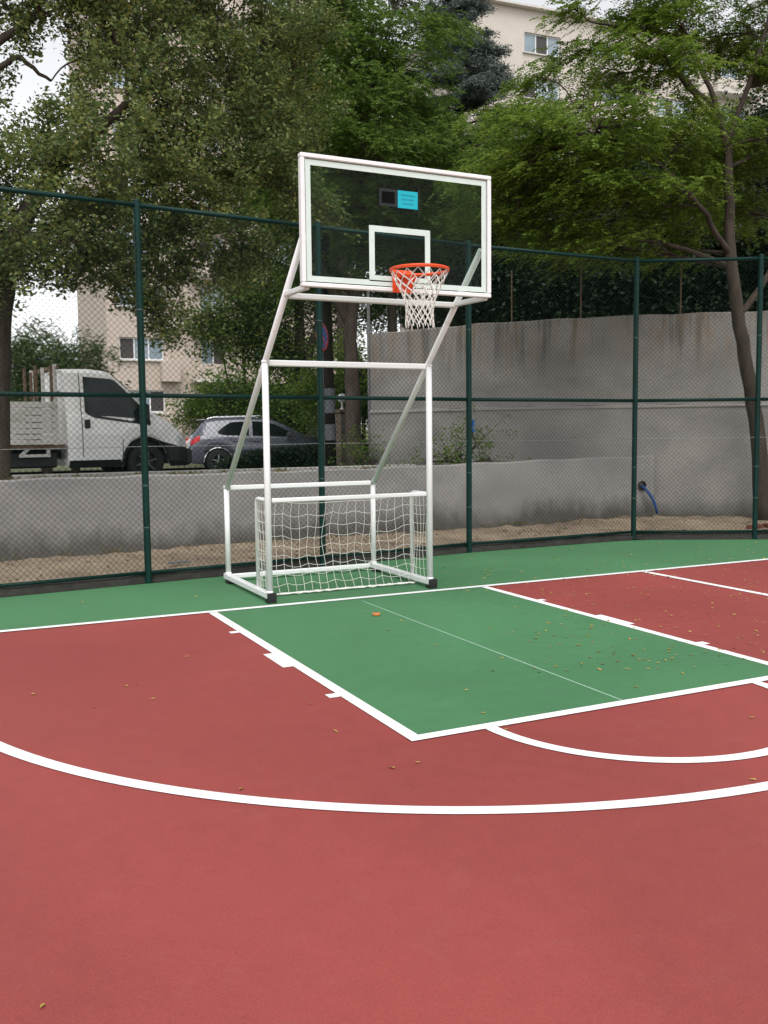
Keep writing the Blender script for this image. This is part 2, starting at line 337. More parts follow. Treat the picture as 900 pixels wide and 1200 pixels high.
# ================================================================== FENCE
fo = thing('chain_link_fence', 'dark green chain link fence on steel posts along the court', 'fence', (.54, 2.18, 0))
ZT, ZM, ZB = 4.0, 2.01, .115
for p in FENCE:
    b = MB(); b.tube([(*p, 0), (*p, ZT+.02)], .037, 12); b.tube([(*p, ZT+.02), (*p, ZT+.045)], [.04, .015], 12); po = b.build('post', FGREEN, fo, smooth=False)
    for z in (.6, 1.05, 2.9): 
        c = MB(); c.tube([(*p, z), (*p, z+.012)], .0395, 12); c.build('tie_wire', TIE, po)
for a_, b_ in zip(FENCE[:-1], FENCE[1:]):
    d = (b_-a_)/np.linalg.norm(b_-a_); L = np.linalg.norm(b_-a_); nn = np.array([-d[1], d[0]]); s0, s1 = a_+d*.03, b_-d*.03
    for nm, z, r in (('top_rail', ZT-.02, .025), ('mid_rail', ZM, .024), ('bottom_rail', ZB, .02)):
        MB().tube([(*s0, z), (*s1, z)], r, 8).build(nm, FGREEN, fo, smooth=True)
    for z in (1.47,): MB().tube([(*(s0-nn*.012), z), (*((s0+s1)/2-nn*.012), z-.008), (*(s1-nn*.012), z)], .0035, 4).build('tension_wire', STEELW, fo)
    off = -nn*.03; H0, H1 = ZB, ZT-.02; H = H1-H0; pit = .064; V = []; F = []
    mb = MB(); r = .0018; k = -int(H/pit)-1
    slope = 1.0
    while k*pit < L:
        x0 = k*pit
        for sg_, dz in ((1, .0022), (-1, -.0022)):
            # line x = x0 + (z-H0)  or x = x0 + H - (z-H0)
            ua, ub = max(0, x0), min(L, x0+H/slope)
            if ub-ua < .03: continue
            za, zb = (H0+(ua-x0)*slope, H0+(ub-x0)*slope) if sg_ > 0 else (H1-(ua-x0)*slope, H1-(ub-x0)*slope)
            A = np.array([*(a_+d*ua+off+nn*dz), za]); B = np.array([*(a_+d*ub+off+nn*dz), zb])
            mb.tube([A, B], r, 3, caps=False)
        k += 1
    mb.build('wire_mesh', WIRE, fo)
b = MB()
for a_, b_ in zip(FENCE[:-1], FENCE[1:]):
    d = (b_-a_)/np.linalg.norm(b_-a_); nn = np.array([-d[1], d[0]])
    m_ = int(np.linalg.norm(b_-a_)/.25)
    rows = []
    for i in range(m_+1):
        p = a_+(b_-a_)*i/m_; j = .008*RNG.normal()
        rows.append([(*(p+nn*(.0+j)), 0), (*(p+nn*(.005+j)), .07+j), (*(p+nn*.03), .085+j), (*(p+nn*.14), .085), (*(p+nn*.15), 0)])
    bb = MB(); bb.grid(rows); bb.f = [tuple(reversed(q)) for q in bb.f]; b.add(np.concatenate(bb.v), bb.f)
struct(b.build('fence_foot_strip', FOOT_STRIP))

# ================================================================== BASKETBALL STAND
XL, XR = -.80, .93; YF, YR = .22, 1.58
st = thing('basketball_stand', 'white steel basketball stand with clear glass backboard and orange rim', 'basketball hoop', (.065, .9, 0))
TR = .031; TW = .062; SX = (1, 0, 0)
JZ, JY, EZ = 2.255, .24, 1.03
for X in (XL, XR):
    f = MB().beam((X, YR+.08, .062), (X, .17, .062), TW, .06, side=SX).build('base_beam', WHITE, st)
    b = MB(); b.box((X, .155, .062), (.084, .03, .07), ch=.004); b.box((X, .19, .018), (.085, .09, .034), ch=.004); b.build('rubber_foot', BLACK, f)
    MB().box((X, 1.5, .017), (.085, .12, .032), ch=.004).build('rubber_foot', BLACK, f)
    MB().tube([(X, YF, .08), (X, YF, JZ+.02)], TR, 14).build('front_post', WHITE, st, smooth=True)
    MB().tube([(X, YR, .08), (X, YR, EZ+.012)], TR*.93, 14).build('rear_post', WHITE, st, smooth=True)
    # slanting mast from the rear elbow through the joint up to the back of the board
    e0 = np.array([X*.995, YR, EZ-.02]); jt = np.array([X*.99, JY, JZ]); dr = (jt-e0); up = e0+dr*((-.80-YR)/dr[1])
    MB().tube([e0, up], TR*.93, 14).build('slanting_mast', WHITE, st, smooth=True)
    tz = (2.80-e0[2])/dr[2]; arm = e0+dr*tz
    MB().beam(arm+np.array([0, .02, 0]), (X*.99, -.868, 2.79), .045, .045, side=SX).build('board_arm', WHITE, st)
for X in (XL, XR):
    for z, y in ((JZ+.005, YF), (EZ, YR), (.098, YF), (.098, YR)): MB().tube([(X, y, z-.012), (X, y, z-.006), (X, y, z+.006), (X, y, z+.012)], [TR, TR+.005, TR+.005, TR], 14).build('weld_bead', WHITE, st, smooth=True)
MB().beam((XL+.037, JY, JZ-.005), (XR-.037, JY, JZ-.005), .056, .056).build('cross_bar', WHITE, st)
MB().beam((XL+.037, YR, EZ-.01), (XR-.037, YR, EZ-.01), .05, .05).build('cross_bar', WHITE, st)
MB().beam((XL+.037, arm[1], arm[2]-.012), (XR-.037, arm[1], arm[2]-.012), .05, .05).build('cross_bar', WHITE, st)
MB().beam((XL+.037, YR+.05, .055), (XR-.037, YR+.05, .055), .05, .05).build('cross_bar', WHITE, st)
# backboard
BX0, BX1, BZ0, BZ1, BY = -.855, .945, 2.785, 3.845, -.90
fw = .036
fr = MB(); fr.box(((BX0+BX1)/2, BY, BZ1-fw/2), (BX1-BX0, .05, fw), ch=.006); fr.box(((BX0+BX1)/2, BY, BZ0+fw/2), (BX1-BX0, .05, fw), ch=.006)
fr.box((BX0+fw/2, BY, (BZ0+BZ1)/2), (fw, .048, BZ1-BZ0-2*fw), ch=.006); fr.box((BX1-fw/2, BY, (BZ0+BZ1)/2), (fw, .048, BZ1-BZ0-2*fw), ch=.006)
bf = fr.build('backboard_frame', WHITE, st)
GL = glassmat('backboard_glass', (.86, .91, .88), .12)
MB().box(((BX0+BX1)/2, BY, (BZ0+BZ1)/2), (BX1-BX0-2*fw+.01, .012, BZ1-BZ0-2*fw+.01)).build('glass_pane', GL, st)
bo = MB(); ix0, ix1, iz0, iz1 = BX0+fw+.010, BX1-fw-.010, BZ0+fw+.010, BZ1-fw-.010; bw = .044; yb = BY-.0085
for c, d in ((((ix0+ix1)/2, yb, iz1-bw/2), (ix1-ix0, .003, bw)), (((ix0+ix1)/2, yb, iz0+bw/2), (ix1-ix0, .003, bw)), ((ix0+bw/2, yb, (iz0+iz1)/2), (bw, .003, iz1-iz0-2*bw)), ((ix1-bw/2, yb, (iz0+iz1)/2), (bw, .003, iz1-iz0-2*bw))): bo.box(c, d)
bo.build('border_line', WHITE_OLD, st)
sq = MB(); sx0, sx1, sz0, sz1 = -.245, .335, 2.865, 3.325; q = .05
for c, d in ((((sx0+sx1)/2, yb, sz1-q/2), (sx1-sx0, .003, q)), (((sx0+sx1)/2, yb, sz0+q/2), (sx1-sx0, .003, q)), ((sx0+q/2, yb, (sz0+sz1)/2), (q, .003, sz1-sz0-2*q)), ((sx1-q/2, yb, (sz0+sz1)/2), (q, .003, sz1-sz0-2*q))): sq.box(c, d)
sq.build('target_square', WHITE_OLD, st)
# maker's sticker: clear backing, black square, cyan square with faint lines
sk = MB().box((.03, yb, 3.565), (.40, .002, .25)).build('sticker', glassmat('clear_film', (.80, .82, .81), .12, .3), st)
b = MB()
for c, d in (((-.065, yb-.003, 3.625), (.17, .002, .022)), ((-.065, yb-.003, 3.505), (.17, .002, .022)), ((-.138, yb-.003, 3.565), (.022, .002, .098)), ((.008, yb-.003, 3.565), (.022, .002, .098))): b.box(c, d)
b.build('black_square', mat('black_print', (.006, .008, .009), .5), sk)
MB().box((-.065, yb-.003, 3.565), (.122, .002, .096)).build('dark_print', glassmat('smoked_film', (.28, .30, .29), .15, .2), sk)
MB().box((.12, yb-.003, 3.562), (.19, .002, .145)).build('cyan_square', mat('cyan_print', (.0, .40, .50), .5, var=.03), sk)
b = MB()
for z, wd in ((3.60, .13), (3.565, .12), (3.53, .10)): b.box((.12, yb-.0055, z), (wd, .001, .010))
b.build('faint_lettering', mat('teal_print', (.0, .27, .36), .5), sk)
# rim
RC = np.array([.055, -1.235, 2.925]); RR = .238
rim = MB(); rim.tube([RC+RR*np.array([math.cos(t), math.sin(t), 0]) for t in np.linspace(0, 2*math.pi, 49)], .0115, 8, caps=False)
ro = rim.build('rim', ORANGE, st, smooth=True)
br = MB(); br.box((.055, BY-.033, 2.872), (.19, .012, .19), ch=.003)
br.box((.055, -.955, 2.91), (.12, .09, .012)); br.beam((-.02, -.935, 2.80), (-.02, -1.02, 2.91), .012, .03); br.beam((.13, -.935, 2.80), (.13, -1.02, 2.91), .012, .03)
br.build('rim_bracket', ORANGE, ro)
MB().tube([RC+(RR+.004)*np.array([math.cos(t), math.sin(t), 0])+np.array([0, 0, -.012]) for t in np.linspace(0, 2*math.pi, 49)], .0045, 5, caps=False).build('net_ring', ORANGE, ro)
# hoop net: diamonds narrowing to a tube
nb = MB(); NS, NL = 15, 10
def npnt(i, l):
    zz = -.02-.42*(l/NL)**.95; rr = float(np.interp(l*.8, [0, 1.5, 3, 4.5, 6, 8], [RR-.004, .195, .150, .122, .112, .118]))
    a_ = 2*math.pi*(i+.5*l)/NS + .02*math.sin(i*3.1+l); return RC+np.array([rr*math.cos(a_), rr*math.sin(a_), zz+.008*math.sin(i*2.1+l*1.3)])
for i in range(NS):
    for s_ in (0, 1):
        pts = []; idx = i
        for l in range(NL+1):
            pts.append(npnt(idx, l)); idx -= s_
        nb.tube(pts, .0042, 4)
for i in range(NS):
    e = npnt(i, NL); nb.tube([e, e+np.array([.004, -.002, -.03])], [.006, .003], 4)
nb.build('hoop_net', NETW, st)

# ================================================================== SMALL GOAL between the posts
go = thing('small_goal', 'white framed five-a-side goal with sagging rope net under the hoop', 'goal', (.065, .6, 0))
GZ = .965; GY = .62
MB().beam((XL+.04, YF+.01, GZ), (XR-.04, YF+.01, GZ), .042, .042).build('crossbar', WHITE, go)
for X in (XL+.02, XR-.0):
    MB().tube([(X, GY, .092), (X, GY, GZ-.03), (X, GY-.02, GZ-.008), (X, GY-.06, GZ), (X, YF+.04, GZ)], .020, 8).build('side_frame', WHITE, go, smooth=True)
net = MB(); nu, nv = 20, 10; xa, xb = XL+.03, XR-.01
def gp(u_, v_):
    X = xa+(xb-xa)*u_; sag = math.sin(u_*math.pi)
    z = (GZ-.02)*(1-v_) + .012; z -= .17*sag*(1-v_)*(.25+.75*math.sin(v_*math.pi)) * (1+.3*math.sin(u_*9))
    if v_ == 0: z -= .03*sag
    y = GY - .10*v_**2 + .10*sag*math.sin(v_*math.pi) + .012*math.sin(u_*23+v_*9)
    return np.array([X+.01*math.sin(v_*11+u_*17), y, max(z, .012)])
for i in range(nu): net.tube([gp(i/(nu-1), j/14) for j in range(15)], .0023, 4)
for j in range(nv): net.tube([gp(i/48, j/(nv-1))-np.array([0, 0, (.028*abs(math.sin(i/48*(nu-1)*math.pi/3)) if 0 < j < nv-1 else 0)]) for i in range(49)], .0023 if j < nv-1 else .007, 4)
for X in (xa, xb):   # side nets
    for i in range(6):
        y = YF+.05+(GY-YF-.05)*i/5; net.tube([(X+.01*math.sin(z*9+i), y, z) for z in np.linspace(.1, GZ-.01, 8)], .0026, 4)
    for j in range(nv): net.tube([(X+.015*math.sin(k), YF+.05+(GY-YF-.05)*k/5, .1+(GZ-.12)*j/(nv-1)-.02*math.sin(k/5*math.pi)) for k in range(6)], .0026, 4)
# slack heap of rope along the ground
for s_ in range(3): net.tube([(xa+.04+(xb-xa-.08)*i/30, GY-.10-.02*s_+.012*math.sin(i*2.1+s_*2), .012+.010*abs(math.sin(i*1.7+s_))) for i in range(31)], .006, 4)
net.build('rope_net', NETW, go)
#PART2
# ================================================================== VEHICLES
PAINT_W = mat('white_van_paint', (.74, .74, .72), .35, var=.06, scale=2, coat=.3); PAINT_G = mat('blue_grey_car_paint', (.10, .106, .135), .3, metal=.15, var=.08, scale=2, coat=.6)
PLASTIC = mat('black_plastic', (.014, .014, .015), .55); VGLASS = mat('dark_car_glass', (.010, .014, .014), .10, spec=.25, var=.3, scale=3)
TYRE = mat('tyre_rubber', (.014, .014, .014), .85); RIMM = mat('alloy_rim', (.30, .31, .32), .35, metal=.7); RIMD = mat('steel_rim_dark', (.10, .10, .10), .5, metal=.5)
REDL = mat('red_lamp', (.60, .012, .02), .2, coat=.5); CLEARL = mat('clear_lamp', (.6, .62, .64), .15, coat=.6); CHROME = mat('silver_trim', (.45, .46, .48), .3, metal=.7)
RUST = mat('rusty_steel', (.10, .045, .022), .8, scale=12, col2=(.20, .15, .11)); OLDWHITE = mat('weathered_white_board', (.50, .49, .46), .7, scale=7, col2=(.33, .30, .26), stretch=(.3, 1, 1), thresh=(.5, .75))
class Loft:
    def __init__(s, X, top, belt, bot, wid, roofw, n=70):
        s.X = np.unique(np.concatenate([np.linspace(X[0], X[1], n)] + [np.array(top)[:, 0], np.array(bot)[:, 0]])); i = lambda x, c: np.interp(x, [p[0] for p in c], [p[1] for p in c])
        s.i = i; s.top, s.belt, s.bot, s.wid, s.roofw = top, belt, bot, wid, roofw
    def sec(s, x):
        i = s.i; T = i(x, s.top); Bt = min(i(x, s.belt), T-.10); B0 = i(x, s.bot); W = i(x, s.wid); Rw = i(x, s.roofw)*W
        return [(W*.93, B0), (W*.99, min(B0+.08, Bt-.06)), (W, B0+(Bt-B0)*.62), (W*.965, Bt-.015), (W*.945, Bt), (Rw+.03+(W*.945-Rw-.03)*.08, T-.085+.0), (Rw, T-.045), (Rw*.86, T-.014), (Rw*.45, T-.002), (0, T)]
    def y(s, x, z):
        p = s.sec(x); return float(np.interp(z, [q[1] for q in p], [q[0] for q in p]))
    def mesh(s):
        rows = []
        for x in s.X:
            h = s.sec(x); rows.append([(x, y, z) for y, z in h] + [(x, -y, z) for y, z in h[-2::-1]])
        b = MB(); b.grid(rows); n = len(rows[0]); m = len(rows)
        b.f += [tuple(range(n)), tuple((m-1)*n+i for i in range(n-1, -1, -1))]; b.f = [tuple(reversed(f)) for f in b.f]
        return b
    def side(s, x0, x1, zt, zb, off=.006, sgn=-1, n=14, m=5):
        rows = []
        for k in range(n+1):
            x = x0+(x1-x0)*k/n; a, c = zt(x), zb(x); r = []
            for j in range(m+1):
                z = c+(a-c)*j/m; r.append((x, sgn*(s.y(x, z)+off), z))
            rows.append(r)
        b = MB(); b.grid(rows)
        if sgn > 0: b.f = [tuple(reversed(f)) for f in b.f]
        return b
    def across(s, x0, x1, frac, off=.008, n=10, m=8):
        rows = []
        for k in range(n+1):
            x = x0+(x1-x0)*k/n; T = s.i(x, s.top); Rw = s.i(x, s.roofw)*s.i(x, s.wid); sl = (s.i(x+.01, s.top)-s.i(x-.01, s.top))/.02; L = math.hypot(1, sl)
            rows.append([(x-sl/L*off, u_*Rw*frac, T-.014*(u_*frac/.86)**2*1.3+off/L) for u_ in np.linspace(-1, 1, m+1)])
        b = MB(); b.grid(rows); b.f = [tuple(reversed(f)) for f in b.f]; return b
def interp(c): return lambda x: float(np.interp(x, [p[0] for p in c], [p[1] for p in c]))
def arch(cx, r, cz, n=13): return [(cx+r*math.cos(a_), cz+r*math.sin(a_)) for a_ in np.linspace(math.pi, 0, n)]
def wheel(parent, x, y, r, wd, rimm, spokes, sgn=-1):
    t = MB(); t.lathe([(r*.60, -wd/2), (r*.86, -wd/2), (r*.97, -wd*.38), (r, -wd*.2), (r, wd*.2), (r*.97, wd*.38), (r*.86, wd/2), (r*.60, wd/2)], c=(x, y, r), axis='y', n=28)
    wo = t.build('tyre', TYRE, parent, local=True, smooth=True)
    q = MB(); yo = y+sgn*wd*.36
    q.lathe([(r*.64, -.03), (r*.64, .03), (r*.56, .03), (r*.54, 0)], c=(x, yo, r), axis='y', n=28)
    for k in range(spokes):
        a_ = 2*math.pi*k/spokes+.3; q.beam((x+.04*math.cos(a_), yo, r+.04*math.sin(a_)), (x+r*.58*math.cos(a_), yo, r+r*.58*math.sin(a_)), .05, .03)
    q.lathe([(.001, -.03), (.06, -.03), (.07, 0), (.06, .03), (.001, .03)], c=(x, yo, r), axis='y', n=14)
    q.build('wheel_rim', rimm, wo, local=True)
    MB().lathe([(.001, 0), (r*.6, 0), (r*.6, .02), (.001, .02)], c=(x, y-sgn*0.0, r), axis='y', n=20).build('brake_disc', PLASTIC, wo, local=True)

# ---- pickup truck (front towards +X), origin under the front bumper
tk_front = at(222, 556, 8.75)
tk = thing('pickup_truck', 'white flatbed pickup truck with black bumper parked beyond the fence', 'truck', (tk_front[0]-.05, 9.72, upz(9.72)), math.radians(7))
WC = -.84
top = [(-2.202, 1.955), (-2.17, 1.975), (-1.774, 1.985), (-1.474, 1.955), (-1.365, 1.90), (-1.092, 1.66), (-0.728, 1.29), (-0.637, 1.235), (-0.364, 1.08), (-0.146, .90), (-0.064, .78), (-0.018, .62), (0, .50)]
belt = [(-2.202, 1.18), (-1.456, 1.16), (-0.819, 1.10), (-0.546, 1.02), (0, .6)]
bot = [(-2.202, .30), (-1.292, .30)] + arch(WC, .41, .35) + [(-0.400, .26), (-0.027, .24), (0, .28)]
wid = [(-2.202, .94), (-2.093, .965), (-0.546, .965), (-0.228, .92), (-0.073, .84), (0, .76)]
rw = [(-2.202, .80), (-1.456, .80), (-0.728, .86), (0, .9)]
L = Loft((-2.202, 0), top, belt, bot, wid, rw, 80)
L.mesh().build('cab', PAINT_W, tk, local=True)
for sg_ in (-1, 1):
    wt = interp([(-1.893, 1.83), (-1.411, 1.80), (-1.319, 1.75), (-0.755, 1.18)]); wb = interp([(-1.893, 1.22), (-1.774, 1.13), (-1.365, 1.07), (-0.755, .99)])
    wo = L.side(-1.893, -0.755, wt, wb, .006, sg_).build('side_window', VGLASS, tk, local=True, smooth=True)
    L.side(-1.383, -0.673, interp([(-1.383, 1.88), (-1.092, 1.645), (-0.673, 1.245)]), interp([(-1.383, 1.80), (-1.092, 1.53), (-0.673, 1.12)]), .012, sg_, m=1).build('pillar_trim', PLASTIC, wo, local=True)
    # door seams and handle
    for xs_, z0, z1 in ((-1.965, .36, 1.88), (-1.275, .34, .76)):
        L.side(xs_, xs_+.014, lambda x: z1, lambda x: z0, .003, sg_, n=1, m=12).build('door_seam', PLASTIC, tk, local=True)
    b = MB(); b.box((-1.87, sg_*(L.y(-1.87, 1.02)+.012), 1.02), (.09, .03, .15), ch=.01); b.build('door_handle', PLASTIC, tk, local=True)
    b = MB(); b.box((-.89, sg_*1.07, 1.22), (.10, .17, .30), ch=.03); b.beam((-.86, sg_*.93, 1.10), (-.89, sg_*1.03, 1.15), .04, .05); b.build('mirror', PLASTIC, tk, local=True)
    # black sill, arch lining and bumper sides
    L.side(-2.184, -1.247, lambda x: .40, lambda x: .27, .014, sg_, m=2).build('sill', PLASTIC, tk, local=True)
    L.side(-1.292, -0.018, interp([(-1.292, .42), (-1.238, .58), (-1.110, .71), (-0.956, .785), (-0.773, .79), (-0.546, .70), (-0.273, .63), (-0.018, .58)]), interp([(p[0], p[1]) for p in arch(WC, .41, .35)]+[(-0.400, .26), (-0.018, .26)]), .016, sg_, n=40, m=4).build('wheel_arch_cladding', PLASTIC, tk, local=True)
    b = L.side(-0.273, -0.027, interp([(-.30, .83), (-.03, .72)]), interp([(-.30, .70), (-.03, .60)]), .018, sg_, n=6, m=2); b.build('headlight', CLEARL, tk, local=True)
    for xw, yw in ((WC, .82), (-3.8, .78)):
        wheel(tk, xw, sg_*yw, .335, .2, RIMD, 6, sg_)
L.across(-1.365, -0.728, .93).build('windscreen', VGLASS, tk, local=True, smooth=True)
b = MB(); b.box((-.03, 0, .42), (.16, 1.62, .30), ch=.04); b.build('front_bumper', PLASTIC, tk, local=True)
MB().box((-1.05, 0, .55), (1.0, 1.5, .5)).build('engine_bay', PLASTIC, tk, local=True)
# bed
b = MB(); b.box((-3.7, 0, .64), (2.9, 1.86, .07)); b.build('bed_floor', RUST, tk, local=True)
for sg_ in (-1, 1):
    for k, (z, h) in enumerate(((1.34, .10), (1.225, .115), (1.105, .11), (.995, .09), (.90, .085), (.805, .085), (.715, .08))):
        b = MB(); b.box((-3.75, sg_*(.95+.004*(k % 2)), z), (2.70, .035, h-.005), ch=.004); b.build('side_board', OLDWHITE, tk, local=True)
    for x in (-2.39, -3.75, -5.05): MB().box((x, sg_*.945, 1.035), (.07, .05, .74), ch=.004).build('stake', OLDWHITE, tk, local=True)
    b = MB(); b.beam((-2.78, sg_*.88, .66), (-2.96, sg_*.88, .50), .06, .05); b.beam((-2.52, sg_*.88, .66), (-2.52, sg_*.88, .50), .06, .05); b.beam((-2.99, sg_*.88, .49), (-2.49, sg_*.88, .49), .05, .05); b.build('tank_bracket', OLDWHITE, tk, local=True)
for y in (-.86, -.62, 0, .86): MB().box((-2.36, y, 1.47), (.05, .06, 1.1), ch=.004).build('headboard_stake', OLDWHITE if abs(y) in (.86, 0) else RUST, tk, local=True)
for z in (1.55, 1.98): MB().box((-2.325, 0, z), (.03, 1.8, .06)).build('headboard_rail', RUST, tk, local=True)
for x, t_ in ((-2.62, 2.0), (-2.7, 1.88), (-2.8, 1.95)): MB().beam((x, -.7+.1*(x+2.9), .68), (x-.02, -.72, t_), .05, .03).build('loose_plank', RUST, tk, local=True)
b = MB(); b.box((-3., .38, .50), (3.9, .08, .16)); b.box((-3., -.38, .50), (3.9, .08, .16)); b.box((-3.1, 0, .5), (.1, .8, .1)); b.box((-2.8, -.62, .42), (.9, .3, .28), ch=.03); b.build('chassis', PLASTIC, tk, local=True)
# ---- hatchback car
cr = at(222, 553, 15.6)
ca = thing('hatchback_car', 'dark blue grey hatchback car parked in front of the truck', 'car', (cr[0]+.16, 16.6, upz(16.4)), math.radians(-11))
top = [(0, .62), (.05, .82), (.10, .93), (.16, 1.02), (.42, 1.345), (.50, 1.40), (.75, 1.445), (1.3, 1.475), (1.9, 1.46), (2.25, 1.415), (2.6, 1.27), (3.0, 1.05), (3.12, 1.0), (3.6, .92), (3.95, .82), (4.15, .70), (4.25, .55)]
belt = [(0, .86), (.3, .99), (.8, .965), (2.6, .90), (3.2, .86), (4.25, .5)]
bot = [(0, .36), (.15, .27), (.38, .25)] + arch(.80, .355, .30) + [(1.22, .21), (2.95, .21)] + arch(3.41, .355, .30) + [(3.8, .22), (4.15, .22), (4.25, .30)]
wid = [(0, .70), (.1, .79), (.4, .855), (1.0, .875), (3.3, .87), (3.8, .82), (4.1, .70), (4.25, .55)]
rw = [(0, .85), (.45, .72), (.9, .70), (1.9, .70), (2.3, .73), (3.0, .85), (4.25, .85)]
L = Loft((0, 4.25), top, belt, bot, wid, rw, 90)
L.mesh().build('body', PAINT_G, ca, local=True, smooth=True)
for sg_ in (-1, 1):
    L.side(.80, 1.60, interp([(.80, 1.10), (.95, 1.22), (1.15, 1.335), (1.6, 1.355)]), interp([(.80, 1.05), (.95, 1.0), (1.6, .985)]), .007, sg_).build('rear_side_window', VGLASS, ca, local=True, smooth=True)
    L.side(1.70, 2.72, interp([(1.70, 1.355), (2.05, 1.335), (2.3, 1.27), (2.72, 1.05)]), interp([(1.70, .98), (2.72, .945)]), .007, sg_).build('front_side_window', VGLASS, ca, local=True, smooth=True)
    L.side(.02, .34, interp([(.02, .92), (.34, .985)]), interp([(.02, .72), (.20, .79), (.34, .88)]), .012, sg_, n=4, m=3).build('tail_light', REDL, ca, local=True, smooth=True)
    L.side(3.85, 4.12, interp([(3.85, .82), (4.12, .68)]), interp([(3.85, .72), (4.12, .58)]), .012, sg_, n=5, m=3).build('headlight', CLEARL, ca, local=True, smooth=True)
    L.side(.42, 3.9, lambda x: .60, lambda x: .565, .012, sg_, n=30, m=1).build('side_strip', PLASTIC, ca, local=True)
    for xs_ in (1.63, 2.86): L.side(xs_, xs_+.012, lambda x: .9, lambda x: .30, .003, sg_, n=1, m=8).build('door_seam', PLASTIC, ca, local=True)
    for xs_ in (1.28, 1.78): MB().box((xs_, sg_*(L.y(xs_, .84)+.01), .84), (.18, .025, .03), ch=.006).build('door_handle', PAINT_G, ca, local=True)
    b = MB(); b.box((2.62, sg_*.97, 1.0), (.12, .16, .13), ch=.03); b.build('mirror', PAINT_G, ca, local=True)
    b = MB(); b.tube([(.62, sg_*.60, 1.435), (.72, sg_*.60, 1.475), (1.9, sg_*.60, 1.50), (2.05, sg_*.60, 1.455)], .014, 6); b.build('roof_rail', CHROME, ca, local=True)
    rows = arch(.80, .375, .30, 21); b = MB(); b.tube([(x, sg_*(L.y(x, max(z, .35))+.004), z) for x, z in rows], .016, 5); b.build('wheel_arch_lip', CHROME, ca, local=True)
    for xw in (.80, 3.41): wheel(ca, xw, sg_*.78, .315, .2, RIMM, 5, sg_)
L.across(2.22, 3.05, .9).build('windscreen', VGLASS, ca, local=True, smooth=True)
L.across(.17, .40, .85).build('rear_window', VGLASS, ca, local=True, smooth=True)
MB().box((.42, 0, 1.405), (.16, 1.05, .03), ch=.01).build('roof_spoiler', CHROME, ca, local=True)
MB().box((.0, 0, .47), (.10, 1.35, .22), ch=.04).build('rear_bumper', PAINT_G, ca, local=True)
MB().box((2.1, 0, .45), (3.6, 1.45, .4)).build('underbody', PLASTIC, ca, local=True)

# ================================================================== BUILDINGS
FAC = mat('beige_stone_cladding', (.52, .44, .38), .85, var=.08, scale=9); FAC2 = mat('pale_beige_render', (.58, .52, .47), .85, var=.05, scale=1.5)
WFRAME = mat('white_pvc', (.75, .76, .77), .4); WGLASS = mat('window_glass', (.17, .23, .27), .06, spec=.9, scale=.35, col2=(.34, .40, .45)); CURT = mat('dark_room', (.06, .05, .05), .5)
SLAB = mat('pale_slab_edge', (.60, .57, .54), .8); BLUEG = mat('blue_awning', (.10, .18, .42), .5)
def building(name, label, org, rz, W, D, floors, fh, cols, m, z0, skip=None, parapet=.8, balc=()):
    """facade plane at local y=0 looking to -y; cols = [(x0,x1,sill,head,kind)] in metres"""
    o = thing(name, label, 'building', org, rz); b = MB(); H = floors*fh+z0+parapet
    xs_ = sorted(set([0, W]+[v for c in cols for v in c[:2]])); th = .3
    b.box((W/2, D/2+th, H/2), (W, D, H))       # core
    for f in range(floors):
        zb = z0+f*fh
        for xa_, xb_ in zip(xs_[:-1], xs_[1:]):
            c = [q for q in cols if q[0] <= xa_+1e-6 and q[1] >= xb_-1e-6]
            if c: b.box(((xa_+xb_)/2, th/2, zb+c[0][2]/2), (xb_-xa_, th, c[0][2])); b.box(((xa_+xb_)/2, th/2, zb+(c[0][3]+fh)/2), (xb_-xa_, th, fh-c[0][3]))
            else: b.box(((xa_+xb_)/2, th/2, zb+fh/2), (xb_-xa_, th, fh))
    b.box((W/2, th/2, z0/2), (W, th, z0)); b.box((W/2, th/2, H-parapet/2), (W, th, parapet))
    b.build('wall', m, o, local=True)
    MB().box((W/2, D/2, H+.06), (W+.3, D+.9, .14)).build('roof_edge', SLAB, o, local=True)
    for f in range(floors):
        zb = z0+f*fh
        for (x0, x1, sl_, hd, kd) in cols:
            w_ = MB(); n_ = max(1, round((x1-x0)/.85)); k_ = .07
            for i in range(n_+1): w_.box((x0+k_/2+(x1-x0-k_)*i/n_, .16, zb+(sl_+hd)/2), (k_, .07, hd-sl_-2*k_))
            for z in (sl_+k_/2, hd-k_/2): w_.box(((x0+x1)/2, .16, zb+z), (x1-x0, .07, k_))
            wo = w_.build('window', WFRAME, o, local=True)
            for i in range(n_):
                xa_, xb_ = x0+k_+(x1-x0-k_)*i/n_, x0+(x1-x0-k_)*(i+1)/n_
                MB().box(((xa_+xb_)/2, .165, zb+(sl_+hd)/2), (xb_-xa_-.004, .02, hd-sl_-2*k_-.004)).build('pane', CURT if (i+f*2+int(x0)) % 3 == 2 else WGLASS, wo, local=True)
            MB().box(((x0+x1)/2, -.06, zb+sl_-.04), (x1-x0+.3, .16, .07)).build('sill', SLAB, wo, local=True)
            if kd == 'balcony':
                bl = MB().box(((x0+x1)/2, -.55, zb+.02), (x1-x0+1.2, 1.08, .16)).build('balcony', SLAB, o, local=True)
                MB().box(((x0+x1)/2, -1.04, zb+.52), (x1-x0+1.2, .10, .84)).build('parapet', m, bl, local=True)
    return o
YB = 44
pa = at(126, 420, YB)
z_top_win = at(150, 395, YB)[2]; fh = 2.85
